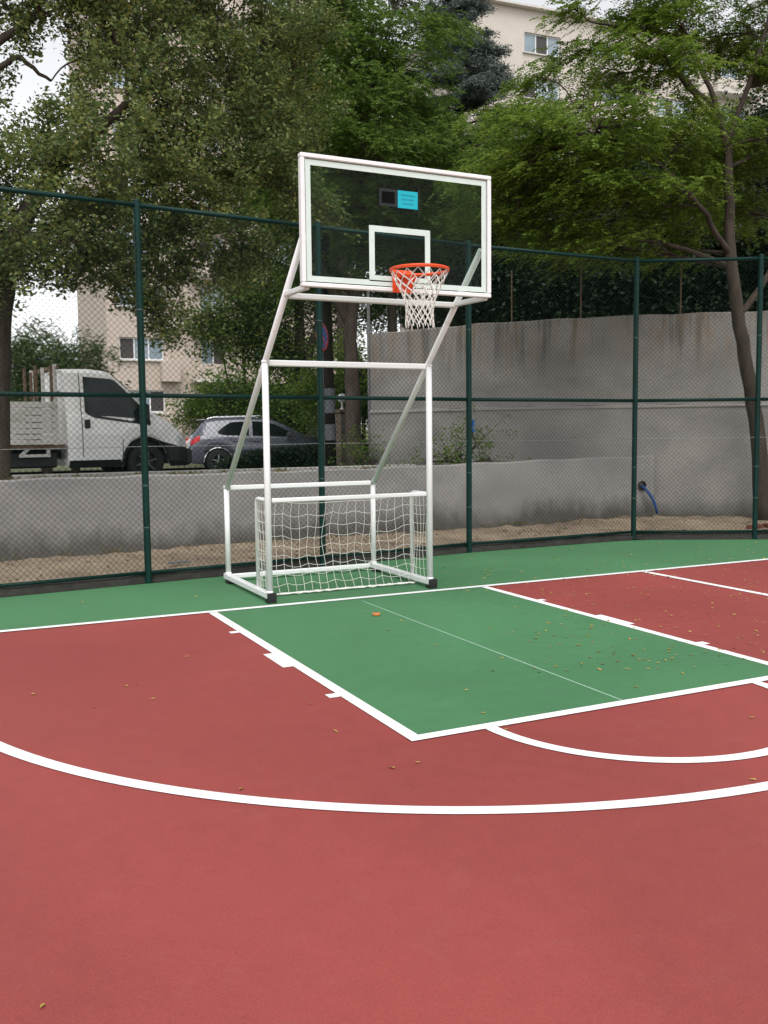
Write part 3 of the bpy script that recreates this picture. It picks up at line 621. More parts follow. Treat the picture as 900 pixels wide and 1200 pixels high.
# window head row must fall at z_top_win: head at 2.35 in floor
fl = math.floor((z_top_win-2.35)/fh); z0b = z_top_win-2.35-fl*fh
xA = at(140, 410, YB)[0]-pa[0]; xB = at(192, 410, YB)[0]-pa[0]
bl1 = building('apartment_building', 'beige stone clad apartment building behind the truck', (pa[0], YB, 0), 0, 14.5, 10, 10, fh, [(xA, xB, 1.15, 2.35, 'w'), (xB+2.1, xB+3.5, .9, 2.35, 'balcony'), (xB+5.2, xB+7.6, 1.15, 2.35, 'w')], FAC, z0b)
for f in range(10):
    bj = MB().box((xB+.25, -.3, z0b+f*fh+.52), (1.0, .58, 1.1)).build('corner_bay', FAC, bl1, local=True)
YB2 = 46; pb = at(552, 40, YB2); ztop = at(590, 5, YB2)[2]; fl2 = 9; z02 = ztop-.8-fl2*2.9-.13
xC = at(612, 30, YB2)[0]-pb[0]; xD = at(652, 30, YB2)[0]-pb[0]
building('apartment_tower', 'pale beige apartment tower above the conifer with pale blue windows', (pb[0], YB2, 0), math.radians(-4), 26, 12, fl2, 2.9, [(xC, xD, .95, 2.25, 'w'), (xD+2.6, xD+5.2, .95, 2.25, 'balcony'), (xD+8, xD+11, .95, 2.25, 'w'), (xD+13, xD+16, .95, 2.25, 'balcony')], FAC2, z02)

# ================================================================== STREET THINGS
pp = at(388, 545, 11.0); zg = upz(11)
DPOLE = mat('dark_wood_pole', (.028, .020, .016), .9, var=.4, scale=12, stretch=(1, 1, .15)); PAPER = mat('weathered_paper', (.15, .16, .175), .8, scale=25, col2=(.08, .09, .10), thresh=(.5, .6))
po = thing('utility_pole', 'dark wooden pole with pale paper notices pasted on it', 'pole', (pp[0], 11, zg))
MB().tube([(pp[0], 11, zg-.1), (pp[0]-.08, 11, zg+6.5)], [.125, .085], 14).build('pole_shaft', DPOLE, po, smooth=True)
def wrap(mb, c, r, z0, z1, a0, a1, n=8):
    mb.grid([[(c[0]+r*math.cos(t), c[1]+r*math.sin(t), z) for z in (z0, z1)] for t in np.linspace(a0, a1, n)])
    return mb
for px_, y0, y1 in ((0, 455, 484), (0, 497, 516)):
    za, zb = at(388, y1, 10.87)[2], at(388, y0, 10.87)[2]; wrap(MB(), (pp[0]-.015, 11), .132, za, zb, -2.9, -.6).build('paper_notice', PAPER, po)
ps = at(374.5, 395, 10.7)
so = thing('no_parking_sign', 'round blue sign with red rim on a thin post beside the pole', 'traffic sign', (ps[0]+.06, 10.72, upz(10.72)))
MB().tube([(ps[0]+.06, 10.72, upz(10.72)-.05), (ps[0]+.06, 10.72, ps[2]+.32)], .028, 10).build('sign_post', STEELW, so)
ang = math.radians(42)
def disc(r0, r1, off, z=ps[2], n=36, th=.006):
    b = MB(); dx, dy = math.cos(ang), math.sin(ang); nx, ny = -dy*0+math.sin(ang), -math.cos(ang)
    V = []; F = []
    for o_ in (off, off+th):
        for r_ in (r0, r1):
            for k in range(n):
                a_ = 2*math.pi*k/n; V.append((ps[0]+.05+dx*r_*math.cos(a_)+nx*o_, 10.68+dy*r_*math.cos(a_)+ny*o_, z+r_*math.sin(a_)))
    for k in range(n):
        k2 = (k+1) % n; F += [(k, k2, n+k2, n+k), (2*n+k, 3*n+k, 3*n+k2, 2*n+k2), (n+k, n+k2, 3*n+k2, 3*n+k), (k, 2*n+k, 2*n+k2, k2)]
    b.add(V, F); return b
SRED = mat('sign_red', (.55, .015, .03), .4); SBLUE = mat('sign_blue', (.02, .07, .38), .4)
sf = disc(.001, .235, .0).build('sign_face', SBLUE, so); disc(.235, .30, .0).build('red_rim', SRED, sf)
b = MB(); dx, dy = math.cos(ang), math.sin(ang)
b.beam((ps[0]+.05-dx*.17+math.sin(ang)*.009, 10.68-dy*.17-math.cos(ang)*.009, ps[2]+.17), (ps[0]+.05+dx*.17+math.sin(ang)*.009, 10.68+dy*.17-math.cos(ang)*.009, ps[2]-.17), .05, .004, ch=.001, side=(0, 0, 1)); b.build('red_bar', SRED, sf)
# stone gate pillar with plaque and globe lamp
pg = at(405, 548, 12.4); zg2 = upz(12.4); ztp = at(405, 484, 12.4)[2]
gp_ = thing('gate_pillar', 'brown stone gate pillar with a pale plaque and globe lamp', 'pillar', (pg[0], 12.4, zg2))
STONE = mat('brown_rough_stone', (.16, .12, .085), .9, scale=14, col2=(.26, .21, .15), bump=1)
for k in range(6):
    h_ = (ztp-zg2)/6
    for s_ in (0, 1):
        wd = .21 if (k+s_) % 2 else .15; MB().box((pg[0]+(-.19+wd/2 if s_ == 0 else .19-wd/2), 12.4, zg2+h_*(k+.5)), (wd-.006, .36+.01*((k+s_) % 3), h_-.012), ch=.012).build('stone', STONE, gp_)
MB().box((pg[0], 12.4, zg2+(ztp-zg2)/2), (.34, .3, ztp-zg2-.02)).build('core', STONE, gp_)
MB().box((pg[0], 12.4, ztp+.04), (.48, .48, .08), ch=.015).build('cap_stone', STONE, gp_)
za, zb = at(405, 506, 12.2)[2], at(405, 493, 12.2)[2]; MB().box((pg[0]+.02, 12.195, (za+zb)/2), (.34, .02, zb-za)).build('plaque', PAPER, gp_)
gl_ = MB(); zl = ztp+.08; cx = pg[0]-.07; gl_.lathe([(.05, 0), (.05, .02), (.025, .04), (.025, .16), (.045, .18)], c=(cx, 12.4, zl), n=12); lo = gl_.build('lamp_stem', WFRAME, gp_)
MB().lathe([(.11*math.sin(t), .27-.11*math.cos(t)) for t in np.linspace(.25, math.pi-.01, 10)], c=(cx, 12.4, zl), n=16).build('lamp_globe', WFRAME, lo, smooth=True)
pq = at(433, 480, 9.6); 
o = MB().tube([(pq[0], 9.6, upz(9.6)-.05), (pq[0], 9.6, at(433, 335, 9.6)[2])], .035, 10).build('steel_pole', mat('galvanised_steel', (.22, .22, .22), .5, metal=.4), origin=(pq[0], 9.6, upz(9.6)-.05)); tag(o, 'thin grey steel pole at the end of the tall wall', 'pole')
# rusty posts on the tall wall
for px_, il in ((600, 'thin rusty iron post on the tall wall above the scrubby plant'), (682, 'thin rusty iron post midway along the tall wall top'), (800, 'thin rusty iron post on the tall wall beside the leaning trunk')):
    best = min(((abs(np.linalg.norm([0, 0])), 0, 0),), key=lambda q: q[0])
    for t in np.linspace(0, 6.999, 400):
        i = int(t); q = np.array(TALL[i])+(np.array(TALL[i+1])-np.array(TALL[i]))*(t-i); d = np.array([*q, 3.4])-CAM
        if abs(450+FPX*(d@CR)/(d@CF)-px_) < 3: best = q; break
    o = MB().tube([(best[0]+.16, best[1]+.18, 3.35), (best[0]+.16, best[1]+.18, 4.45)], .014, 6).build('iron_post', RUST, origin=(best[0]+.16, best[1]+.18, 3.35)); tag(o, il, 'post', 'iron posts on the tall wall')
# blue tag on fence post
fp = FENCE[4]; zt = at(552, 498, fp[1])[2]
b = MB(); b.box((fp[0]+.05, fp[1]-.03, zt+.025), (.03, .02, .09), ch=.004); b.box((fp[0]+.05, fp[1]-.032, zt-.07), (.028, .02, .05), ch=.004); b.tube([(fp[0]+.05, fp[1]-.03, zt-.085), (fp[0]+.02, fp[1]-.034, zt+.02)], .006, 5)
o = b.build('blue_padlock_tag', mat('blue_tag', (.010, .07, .22), .6), origin=(fp[0]+.05, fp[1]-.055, zt)); tag(o, 'small blue plastic tag tied to a green fence post', 'tag')
# rubble by the last post
BR = mat('brick_red', (.15, .05, .038), .9, var=.3, scale=20)
for k, (px_, py_, s_) in enumerate(((889, 628, 1.0), (899, 624, .9), (878, 627, .6))):
    q = at(px_, py_, 2.0); 
    o = MB().box((q[0], 2.0, .13), (.15*s_, .09*s_, .06), rz=.4+k, ch=.008).build('broken_brick', BR, origin=(q[0], 2.0, .1)); tag(o, ('largest broken red brick on the sand by the last post', 'middling broken red brick against the leaning trunk foot', 'smallest broken red brick chip on the sand behind the fence')[k], 'brick', 'broken bricks')
q = at(206, 671, 2.55); b = MB(); b.box((q[0], 2.55, .12), (.16, .06, .02), rz=.2, ch=.004); b.box((q[0]+.13, 2.57, .118), (.1, .04, .015), rz=-.1, ch=.003); o = b.build('white_scrap', PAPER, origin=(q[0], 2.55, .1)); tag(o, 'pale torn scrap lying on the sand behind the fence', 'litter')
q = at(441, 721.5, 0); d_ = CF+CR*(441-450)/FPX-CU*(722-600)/FPX; q = CAM+d_*(-CAM[2]/d_[2])
b = MB(); b.lathe([(.001, .009), (.030, .009), (.034, .012), (.034, .026), (.028, .032), (.001, .034)], c=tuple(q), n=14); o = b.build('bottle_cap', mat('orange_cap', (.55, .20, .05), .5), origin=(q[0], q[1], .009)); tag(o, 'small orange cap lying on the green key', 'litter')
b = MB(); b.lathe([(.001, .0345), (.018, .0345), (.02, .036), (.001, .039)], c=tuple(q), n=12); b.build('cap_liner', PAPER, o)

# ================================================================== VEGETATION
def quads_mesh(name, P, A, B, N, m, parent):
    """diamond leaves: centre P, half length A, half width B, fold N"""
    n = len(P); V = np.empty((n, 4, 3), np.float32); V[:, 0] = P-A; V[:, 1] = P+B+N; V[:, 2] = P+A; V[:, 3] = P-B+N
    V = V.reshape(-1, 3)-np.array(rootloc(parent), np.float32)
    me = bpy.data.meshes.new(name); me.vertices.add(4*n); me.vertices.foreach_set('co', V.ravel()); me.loops.add(4*n); me.loops.foreach_set('vertex_index', np.arange(4*n, dtype=np.int32))
    me.polygons.add(n); me.polygons.foreach_set('loop_start', np.arange(0, 4*n, 4, dtype=np.int32)); me.polygons.foreach_set('loop_total', np.full(n, 4, np.int32)); me.update(calc_edges=True); me.materials.append(m)
    o = bpy.data.objects.new(name, me); COL.objects.link(o); o.parent = parent; return o
def unit(v): return v/(np.linalg.norm(v, axis=-1, keepdims=True)+1e-9)
def leaves(C, kind, per, size, spread, D=None):
    """C: twig tips (M,3) -> leaf arrays"""
    M = len(C)
    if kind == 'broad':
        n = M*per; P = np.repeat(C, per, 0)+RNG.normal(size=(n, 3))*np.array(spread); A = unit(RNG.normal(size=(n, 3))*[1, 1, .55]+[0, 0, -.25]); nn = unit(RNG.normal(size=(n, 3))*.75+[0, 0, 1.0])
        B = unit(np.cross(nn, A)); s_ = size*RNG.uniform(.6, 1.25, (n, 1)); return P, A*s_, B*s_*.52, np.cross(A, B)*s_*RNG.uniform(-.25, .25, (n, 1))
    if kind == 'frond':   # pinnate leaf: pairs of leaflets on a drooping stalk
        fr_, lf = per; n = M*fr_; base = np.repeat(C, fr_, 0)+RNG.normal(size=(n, 3))*np.array(spread)
        az = RNG.uniform(0, 2*math.pi, n) if D is None else np.repeat(np.arctan2(D[:, 1], D[:, 0]), fr_)+RNG.normal(0, .75, n)
        dr = np.stack([np.cos(az), np.sin(az), RNG.normal(-.12, .28, n)], 1); dr = unit(dr); sd_ = unit(np.cross(dr, [0, 0, 1])); L_ = RNG.uniform(.18, .34, (n, 1))
        P = []; A = []; B = []; N = []
        for k in range(lf):
            for sg_ in (-1, 1):
                t = (k+.6)/lf; c = base+dr*L_*t+np.array([0, 0, -1])*(L_*t*t*.35); a_ = unit(sd_*sg_+dr*.45+RNG.normal(size=(n, 3))*.18); s_ = size*RNG.uniform(.75, 1.2, (n, 1))*(1-.35*abs(t-.5))
                b_ = unit(np.cross(unit(np.array([0, -.25, 1.])+RNG.normal(size=(n, 3))*.5), a_)); P.append(c+a_*s_*.9); A.append(a_*s_); B.append(b_*s_*.5); N.append(np.zeros((n, 3)))
        return tuple(np.concatenate(q) for q in (P, A, B, N))
    if kind == 'needle':
        n = M*per; P = np.repeat(C, per, 0)+RNG.normal(size=(n, 3))*np.array(spread); A = unit(RNG.normal(size=(n, 3))*[1, 1, .6]+[0, 0, .35]); B = unit(np.cross(A, RNG.normal(size=(n, 3)))); s_ = size*RNG.uniform(.6, 1.2, (n, 1))
        return P, A*s_, B*s_*.13, np.zeros((n, 3))
def in_ell(n, c, r, shell=.5):
    d = unit(RNG.normal(size=(n, 3))); q = RNG.uniform(0, 1, (n, 1))**shell; return np.asarray(c)+d*q*np.asarray(r)
def curve(p0, p1, bow, n=6):
    p0, p1 = np.asarray(p0, float), np.asarray(p1, float); d = p1-p0; L_ = np.linalg.norm(d); o_ = RNG.normal(size=3)*bow*L_; o_[2] = abs(o_[2])*.6
    return [p0+d*t+o_*math.sin(t*math.pi) for t in np.linspace(0, 1, n)]
def tree(name, label, cat, trunks, blobs, kind, per, size, spread, m, bark, clumps, tips, clump_r, group=None, twig_r=.012, flat=1.0, spray=None, hang=1.5):
    """trunks: list of [(point, radius)...]; blobs: (centre, radii)"""
    base = trunks[0][0][0]; o = thing(name, label, cat, tuple(base), 0, group); tb = MB(); bb_ = MB(); skel = []
    for tr in trunks:
        P_ = [np.array(p, float) for p, r_ in tr]; R_ = [r_ for p, r_ in tr]; t_ = np.arange(len(P_)); tt = np.linspace(0, len(P_)-1, len(P_)*4)
        Pi = np.stack([np.interp(tt, t_, [p[k] for p in P_]) for k in range(3)], 1); Pi[1:-1] += RNG.normal(size=(len(tt)-2, 3))*.012; Ri = np.interp(tt, t_, R_); tb.tube(list(Pi), list(Ri), 10); skel += [(Pi[i], Ri[i]) for i in range(len(tt)//3, len(tt))]
    tb.build('trunk', bark, o, smooth=True); SP = np.array([s_[0] for s_ in skel]); SR = np.array([s_[1] for s_ in skel]); C = []; DD = []
    for c, r_ in blobs:
        c = np.asarray(c, float); r_ = np.asarray(r_, float); dd = np.linalg.norm((SP-c)*[1, 1, 1.0], axis=1)+np.maximum(0, SP[:, 2]-c[2]+.3)*hang; i = int(np.argmin(dd)); br_ = curve(SP[i], c, .10, 7); r0 = min(SR[i]*.5, .014+.015*np.linalg.norm(SP[i]-c))
        bb_.tube(br_, list(np.linspace(r0, .014, 7)), 6, caps=False)
        vol = r_[0]*r_[1]*r_[2]; K = max(4, int(clumps*vol**(2/3))); E = in_ell(K, c, r_, .45)
        for e in E:
            j = RNG.integers(2, 7); s0 = br_[j]; bb_.tube(curve(s0, e, .10, 4), [.012, .009, .007, .003], 4, caps=False)
            if spray:
                h_ = unit(np.array([e[0]-SP[i][0], e[1]-SP[i][1], 0.])); cr_ = np.array([-h_[1], h_[0], 0]); u1 = RNG.uniform(-1, 1, (tips, 1)); T = e+h_*u1*spray+cr_*RNG.normal(size=(tips, 1))*clump_r*.6+np.array([0, 0, 1.])*(-.16*spray*u1-.10*spray*u1**2+RNG.normal(size=(tips, 1))*clump_r*flat*.5); DD.append(np.repeat(h_[None], tips, 0))
            else: T = e+RNG.normal(size=(tips, 3))*clump_r*np.array([1, 1, flat])
            C.append(T)
            for q in T[::3]: bb_.tube([e, q], [.005, .002], 3, caps=False)
    if bb_.n: bb_.build('branches', bark, o)['kind'] = 'stuff'
    C = np.concatenate(C); quads_mesh('crown', *leaves(C, kind, per, size, spread, np.concatenate(DD) if DD else None), m, o); return o
def ell(px, py, Y, r, ry=None, rz=None): return (at(px, py, Y), (r, ry or r, rz or r*.8))

OLIVE = leafmat('olive_leaves', [(.055, .095, .034), (.10, .150, .050), (.155, .200, .065), (.27, .275, .075), (.44, .38, .10)], .38)
LOCUST = leafmat('locust_leaves', [(.06, .115, .018), (.11, .19, .025), (.17, .26, .036), (.23, .30, .048), (.42, .31, .05)], .45)
LOCUST2 = leafmat('deep_locust_leaves', [(.045, .092, .018), (.08, .15, .025), (.125, .205, .034), (.17, .24, .045), (.28, .27, .055)], .42)
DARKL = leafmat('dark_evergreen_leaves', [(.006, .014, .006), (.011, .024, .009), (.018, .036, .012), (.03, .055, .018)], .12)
BUSHL = leafmat('bush_leaves', [(.045, .075, .02), (.075, .125, .027), (.11, .165, .035), (.16, .19, .04), (.40, .20, .04)], .35)
CEDAR = leafmat('blue_cedar_needles', [(.04, .058, .05), (.08, .105, .092), (.13, .16, .14), (.18, .21, .18)], .15)
PINEL = leafmat('pine_needles', [(.035, .06, .018), (.065, .10, .028), (.10, .14, .04)], .15)

# big olive coloured tree on the left
b0 = at(-4, 562, 5.6); t1 = [(b0+[0, 0, -.2], .20), (at(-3, 480, 5.6), .165), (at(0, 380, 5.6), .15), (at(6, 300, 5.55), .14), (at(40, 235, 5.5), .115), (at(86, 178, 5.4), .085), (at(150, 120, 5.3), .05)]
t1b = [(at(4, 320, 5.6), .12), (at(-30, 200, 5.8), .10), (at(-20, 60, 6), .07), (at(40, 20, 6), .04)]; t1c = [(at(6, 300, 5.6), .10), (at(90, 250, 6), .07), (at(190, 210, 6.3), .05), (at(300, 170, 6.5), .03)]
t1d = [(at(-20, 90, 6), .05), (at(20, 66, 6), .035), (at(60, 95, 6), .02)]
bl = [ell(150, 20, 5.6, 1.0), ell(235, 10, 6.2, 1.1), ell(320, 40, 6.4, 1.0), ell(180, 110, 5.2, 1.0), ell(265, 110, 6, 1.1), ell(345, 130, 6.3, .9), ell(60, 185, 5.2, .85), ell(130, 195, 4.6, .9), ell(210, 200, 5.4, 1.0), ell(295, 205, 5.8, .95), ell(352, 240, 6, .55),
      ell(20, 275, 4.6, .8), ell(95, 275, 5.2, .85), ell(165, 285, 5.8, .75), ell(240, 275, 5.5, .8), ell(-40, 200, 5.5, 1), ell(40, 318, 5.4, .35), ell(-35, 330, 5.4, .5), ell(205, 345, 5.6, .38), ell(300, 290, 6.2, .55), ell(10, 10, 6, .55), ell(60, -10, 6, .6), ell(-30, 110, 6, .6), ell(240, -70, 6, 1.2), ell(110, -60, 5.6, 1.0), ell(160, 335, 5.8, .5), ell(225, 330, 5.8, .45), ell(105, 312, 5.6, .5), ell(185, 375, 5.8, .22), ell(262, 320, 6, .4), ell(90, 125, 5.5, .42), ell(105, 70, 5.8, .45)]
tree('broadleaf_tree', 'large tree with small olive and yellow leaves overhanging the truck', 'tree', [t1, t1b, t1c, t1d], bl, 'broad', 26, .037, .065, OLIVE, BARK, 32, 10, .15, hang=.15)
# locust with two trunks left of the tall wall
c0 = at(416, 540, 10.2); t2 = [(np.array([c0[0], 10.2, upz(10.2)-.1]), .19), (at(413, 450, 10.2), .16), (at(410, 380, 10.2), .14), (at(425, 300, 10.2), .115), (at(420, 200, 10.3), .08), (at(440, 80, 10.5), .045)]
t2b = [(at(411, 385, 10.2), .10), (at(370, 300, 10.4), .08), (at(340, 200, 10.6), .06), (at(310, 90, 10.8), .035)]; t2c = [(at(424, 300, 10.2), .09), (at(480, 230, 9.8), .065), (at(560, 170, 9.4), .035)]
bl = [ell(px_, py_, 10.2+dy_, r_, None, r_*.62) for px_, py_, dy_, r_ in ((330, 60, .5, 1.2), (400, 40, 0, 1.2), (465, 60, -.5, 1.1), (500, 30, .3, .7), (420, 120, -.8, 1.2), (480, 130, .2, 1.0), (360, 170, -.3, 1.1), (440, 190, -.9, 1.1), (520, 180, -1, 1.0), (575, 165, -1.2, .8), (400, 240, -.3, 1.1), (480, 240, -.6, 1.1), (545, 230, -1, .95), (340, 260, .6, .9), (430, 290, 0, .9), (510, 290, 0, .9), (380, -30, 0, 1.3), (470, -40, 0, 1.1), (330, 320, .5, .7), (300, 120, 1.3, .9), (575, 260, .2, .9), (395, 320, .9, .7))]
tree('locust_tree', 'tall feathery green tree rising behind the backboard', 'tree', [t2, t2b, t2c], bl, 'frond', (4, 9), .031, (.12, .12, .07), LOCUST2, BARK2, 30, 8, .26, flat=.4, spray=.42)
c0 = at(348, 540, 19.2); t2 = [(np.array([c0[0], 19.2, upz(19.2)-.1]), .22), (at(352, 460, 19.2), .18), (at(372, 380, 19.3), .11), (at(365, 280, 19.4), .07)]; t2b = [(at(350, 470, 19.2), .08), (at(325, 400, 19.4), .06), (at(310, 330, 19.5), .03)]
tree('broadleaf_tree', 'dark forked tree standing just beyond the parked car', 'tree', [t2, t2b], [ell(px_, py_, 19.6, r_*1.3) for px_, py_, r_ in ((350, 340, 1.1), (300, 330, .9), (400, 350, .9), (430, 300, 1.2), (370, 270, 1.2), (385, 400, .6), (445, 370, .6), (460, 340, .8))], 'broad', 15, .055, .12, LOCUST2, BARK, 30, 8, .26)
# right locust in front of the tall wall
b0 = np.array([8.45, 2.75, .0]); t4 = [(b0, .145), (at(888, 500, 2.75), 0.116), (at(874, 420, 2.75), 0.104), (at(860, 340, 2.75), 0.096), (at(855, 270, 2.8), 0.080), (at(852, 170, 2.9), 0.060), (at(835, 110, 3.0), 0.040), (at(800, 30, 3.2), 0.024)]
t4b = [(at(864, 372, 2.75), 0.056), (at(890, 340, 2.6), 0.048), (at(930, 270, 2.4), 0.036)]; t4c = [(at(852, 170, 2.9), 0.048), (at(880, 90, 2.7), 0.036), (at(905, 10, 2.6), 0.024)]; t4d = [(at(838, 130, 3), 0.040), (at(780, 70, 3.3), 0.028), (at(735, 35, 3.6), 0.020), (at(690, 25, 3.8), 0.012)]
t4e = [(at(856, 300, 2.8), 0.044), (at(820, 240, 2.7), 0.036), (at(750, 170, 2.8), 0.028), (at(680, 160, 3), 0.016)]; t4f = [(at(845, 150, 2.9), 0.036), (at(800, 95, 2.6), 0.024), (at(770, 55, 2.6), 0.016)]
bl = [ell(px_, py_, 3.0+dy_, r_, None, r_*.5) for px_, py_, dy_, r_ in ((700, 55, .8, .5), (675, 110, .6, .45), (735, 60, 0, .5), (600, 200, .4, .75), (645, 170, .2, .95), (700, 150, -.2, .9), (655, 225, .6, 1.0), (720, 215, -.2, 1.0), (780, 160, .2, .95), (790, 230, .4, .9), (835, 190, 1.0, .9), (880, 180, .3, .8), (850, 40, .2, .9), (790, 10, 0, .8), (900, 90, -.3, .8), (740, 20, .6, .55), (720, 90, .8, .5), (780, 85, -.3, .7), (640, 275, .5, .8), (710, 280, .6, .8), (870, 250, 1.2, .8), (930, 160, 0, 1.0), (950, 40, 0, 1.1), (870, -40, 0, 1.0), (760, -50, .3, .8), (630, 90, 1.0, .35), (615, 130, .8, .6), (780, 290, .9, .6), (590, 250, .8, .6), (670, 8, .8, .3))]
tree('locust_tree', 'leaning feathery locust tree with layered branches in front of the tall wall', 'tree', [t4, t4b, t4c, t4d, t4e, t4f], bl, 'frond', (4, 9), .029, (.10, .10, .05), LOCUST, BARK, 38, 8, .24, flat=.3, spray=.42)
# conifer
px0 = at(540, 300, 19.5); base = np.array([px0[0], 19.5, .4]); ztop = at(540, -75, 19.5)[2]
o = thing('cedar_tree', 'blue grey conifer with drooping boughs in front of the pale tower', 'tree', tuple(base)); MB().tube([base, base+[0, 0, ztop-.4]], [.3, .03], 10).build('trunk', BARK2, o); C = []; bb_ = MB()
for z in np.arange(5.0, ztop-.2, .42):
    rr = min(2.6, .35+(ztop-z)*.30); k = 9
    for i in range(k):
        a_ = RNG.uniform(0, 6.28); L_ = rr*RNG.uniform(.65, 1.1); s0 = np.array([base[0], base[1], z]); e = s0+np.array([math.cos(a_)*L_, math.sin(a_)*L_, .10*L_+RNG.normal()*.08]); bb_.tube([s0, (s0+e)/2+[0, 0, .05], e], [.03, .02, .006], 4, caps=False)
        nt_ = int(17*L_)+3; t = RNG.uniform(.25, 1.05, (nt_, 1)); C.append(s0+(e-s0)*t+RNG.normal(size=(nt_, 3))*[.13, .13, .04])
bb_.build('branches', BARK2, o); quads_mesh('crown', *leaves(np.concatenate(C), 'needle', 26, .11, (.09, .09, .06), ), CEDAR, o)
# dark evergreens on the terrace
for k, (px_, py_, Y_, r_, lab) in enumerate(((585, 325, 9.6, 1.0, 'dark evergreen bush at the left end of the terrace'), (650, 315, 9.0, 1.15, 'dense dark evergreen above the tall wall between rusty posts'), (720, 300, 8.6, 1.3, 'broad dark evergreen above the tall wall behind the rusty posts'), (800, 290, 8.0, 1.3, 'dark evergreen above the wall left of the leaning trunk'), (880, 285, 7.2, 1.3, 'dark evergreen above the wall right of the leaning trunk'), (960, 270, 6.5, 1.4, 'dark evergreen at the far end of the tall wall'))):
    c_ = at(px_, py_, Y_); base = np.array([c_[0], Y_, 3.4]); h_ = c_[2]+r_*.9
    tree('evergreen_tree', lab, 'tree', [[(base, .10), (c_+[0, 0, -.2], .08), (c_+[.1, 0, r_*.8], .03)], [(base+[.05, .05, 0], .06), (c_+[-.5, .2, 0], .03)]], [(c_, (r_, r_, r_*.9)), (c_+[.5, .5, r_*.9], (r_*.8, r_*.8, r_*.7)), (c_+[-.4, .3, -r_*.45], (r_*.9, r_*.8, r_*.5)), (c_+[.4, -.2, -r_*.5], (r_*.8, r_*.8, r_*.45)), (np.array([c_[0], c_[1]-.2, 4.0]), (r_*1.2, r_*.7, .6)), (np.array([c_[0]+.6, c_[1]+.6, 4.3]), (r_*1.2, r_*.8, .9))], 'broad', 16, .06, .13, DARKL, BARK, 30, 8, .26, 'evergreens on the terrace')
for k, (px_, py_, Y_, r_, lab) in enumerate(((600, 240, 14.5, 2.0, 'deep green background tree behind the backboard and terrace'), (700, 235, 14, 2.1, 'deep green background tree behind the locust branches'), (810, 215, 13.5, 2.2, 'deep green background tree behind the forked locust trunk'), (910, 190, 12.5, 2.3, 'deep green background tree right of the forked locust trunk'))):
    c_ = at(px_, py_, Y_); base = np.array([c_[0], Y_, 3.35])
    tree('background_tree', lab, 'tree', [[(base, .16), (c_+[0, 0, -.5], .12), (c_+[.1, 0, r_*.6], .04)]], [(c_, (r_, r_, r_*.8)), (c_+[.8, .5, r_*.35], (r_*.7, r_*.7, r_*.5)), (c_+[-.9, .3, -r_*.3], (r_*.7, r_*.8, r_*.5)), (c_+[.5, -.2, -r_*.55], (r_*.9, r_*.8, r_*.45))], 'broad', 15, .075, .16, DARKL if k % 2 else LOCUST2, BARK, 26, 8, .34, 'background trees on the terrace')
for k, (px_, py_, Y_, r_, lab) in enumerate(((395, 110, 17.5, 2.0, 'deep green street tree behind the backboard, left of the conifer'), (455, 215, 18.5, 2.0, 'deep green street tree behind the glass of the backboard'), (345, 215, 19.5, 1.7, 'deep green street tree behind the left edge of the backboard'))):
    c_ = at(px_, py_, Y_); base = np.array([c_[0], Y_, upz(Y_)+.05])
    tree('street_tree', lab, 'tree', [[(base, .2), (base*[1, 1, 0]+[.1, 0, c_[2]*.5], .16), (c_+[0, 0, -.5], .10), (c_+[.1, 0, r_*.6], .04)]], [(c_, (r_, r_, r_*.9)), (c_+[1.1, .5, r_*.4], (r_*.7, r_*.7, r_*.5)), (c_+[-1.1, .3, -r_*.3], (r_*.7, r_*.8, r_*.6)), (c_+[.5, -.2, -r_*.8], (r_*.8, r_*.8, r_*.5)), (c_+[0, 0, r_*1.0], (r_*.7, r_*.7, r_*.6))], 'broad', 14, .075, .16, LOCUST2, BARK, 20, 8, .32, 'street trees beyond the car')
# shrubs beyond the car, pine behind the truck
def shrub(name, label, px_, py_, Y_, r_, m, extra=(), size=.045, clumps=30, per=14, kind='broad', group=None, zb=None, spread=.1):
    c_ = at(px_, py_, Y_); zb = upz(Y_) if zb is None else zb; base = np.array([c_[0], Y_, zb])
    bl = [(c_, (r_, r_*.8, r_*.8))]+[(at(a_, b_, Y_+dy_), (q_, q_, q_*.8)) for a_, b_, dy_, q_ in extra]
    return tree(name, label, 'shrub' if 'shrub' in name or 'bush' in name else 'tree', [[(base, .07), (c_, .04)]]+[[(base+[.04*s_, .02, 0], .05), (c_+[s_*r_*.5, .1, -.1], .02)] for s_ in (-1, 1)], bl, kind, per, size, spread, m, BARK, clumps, 8, .24, group)
shrub('flowering_bush', 'tall green bush with orange tips behind the hatchback', 285, 385, 19.6, 1.5, BUSHL, ((250, 380, 0, .9), (320, 400, .2, 1.1), (300, 350, .3, 1.0), (345, 430, .3, 1.0)), .06, 32, 15, spread=.14)
shrub('round_shrub', 'dense green shrub beyond the roof of the hatchback', 262, 465, 18.9, 1.15, LOCUST2, ((228, 478, 0, .65), (300, 470, .1, 1.0), (335, 490, .1, .9)), .055, 36, 15, spread=.12)
shrub('pine_tree', 'bushy pine standing behind the truck bed', 50, 432, 15.5, 1.1, PINEL, ((20, 420, 0, .7), (90, 425, .2, .6), (115, 415, .2, .35), (50, 465, 0, .9), (15, 470, 0, .8)), .10, 26, 26, 'needle', spread=.11)
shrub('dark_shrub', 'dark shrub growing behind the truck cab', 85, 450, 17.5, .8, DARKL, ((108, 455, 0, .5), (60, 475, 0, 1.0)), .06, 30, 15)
shrub('wall_shrub', 'scrubby plant growing on the low wall in front of the tall wall', 548, 532, 5.15,   .22, LOCUST2, ((522, 536, .05, .18), (575, 537, 0, .15), (500, 541, .1, .13), (560, 515, .05, .14), (535, 528, 0, .2)), .026, 90, 12, zb=1.0, spread=.05)
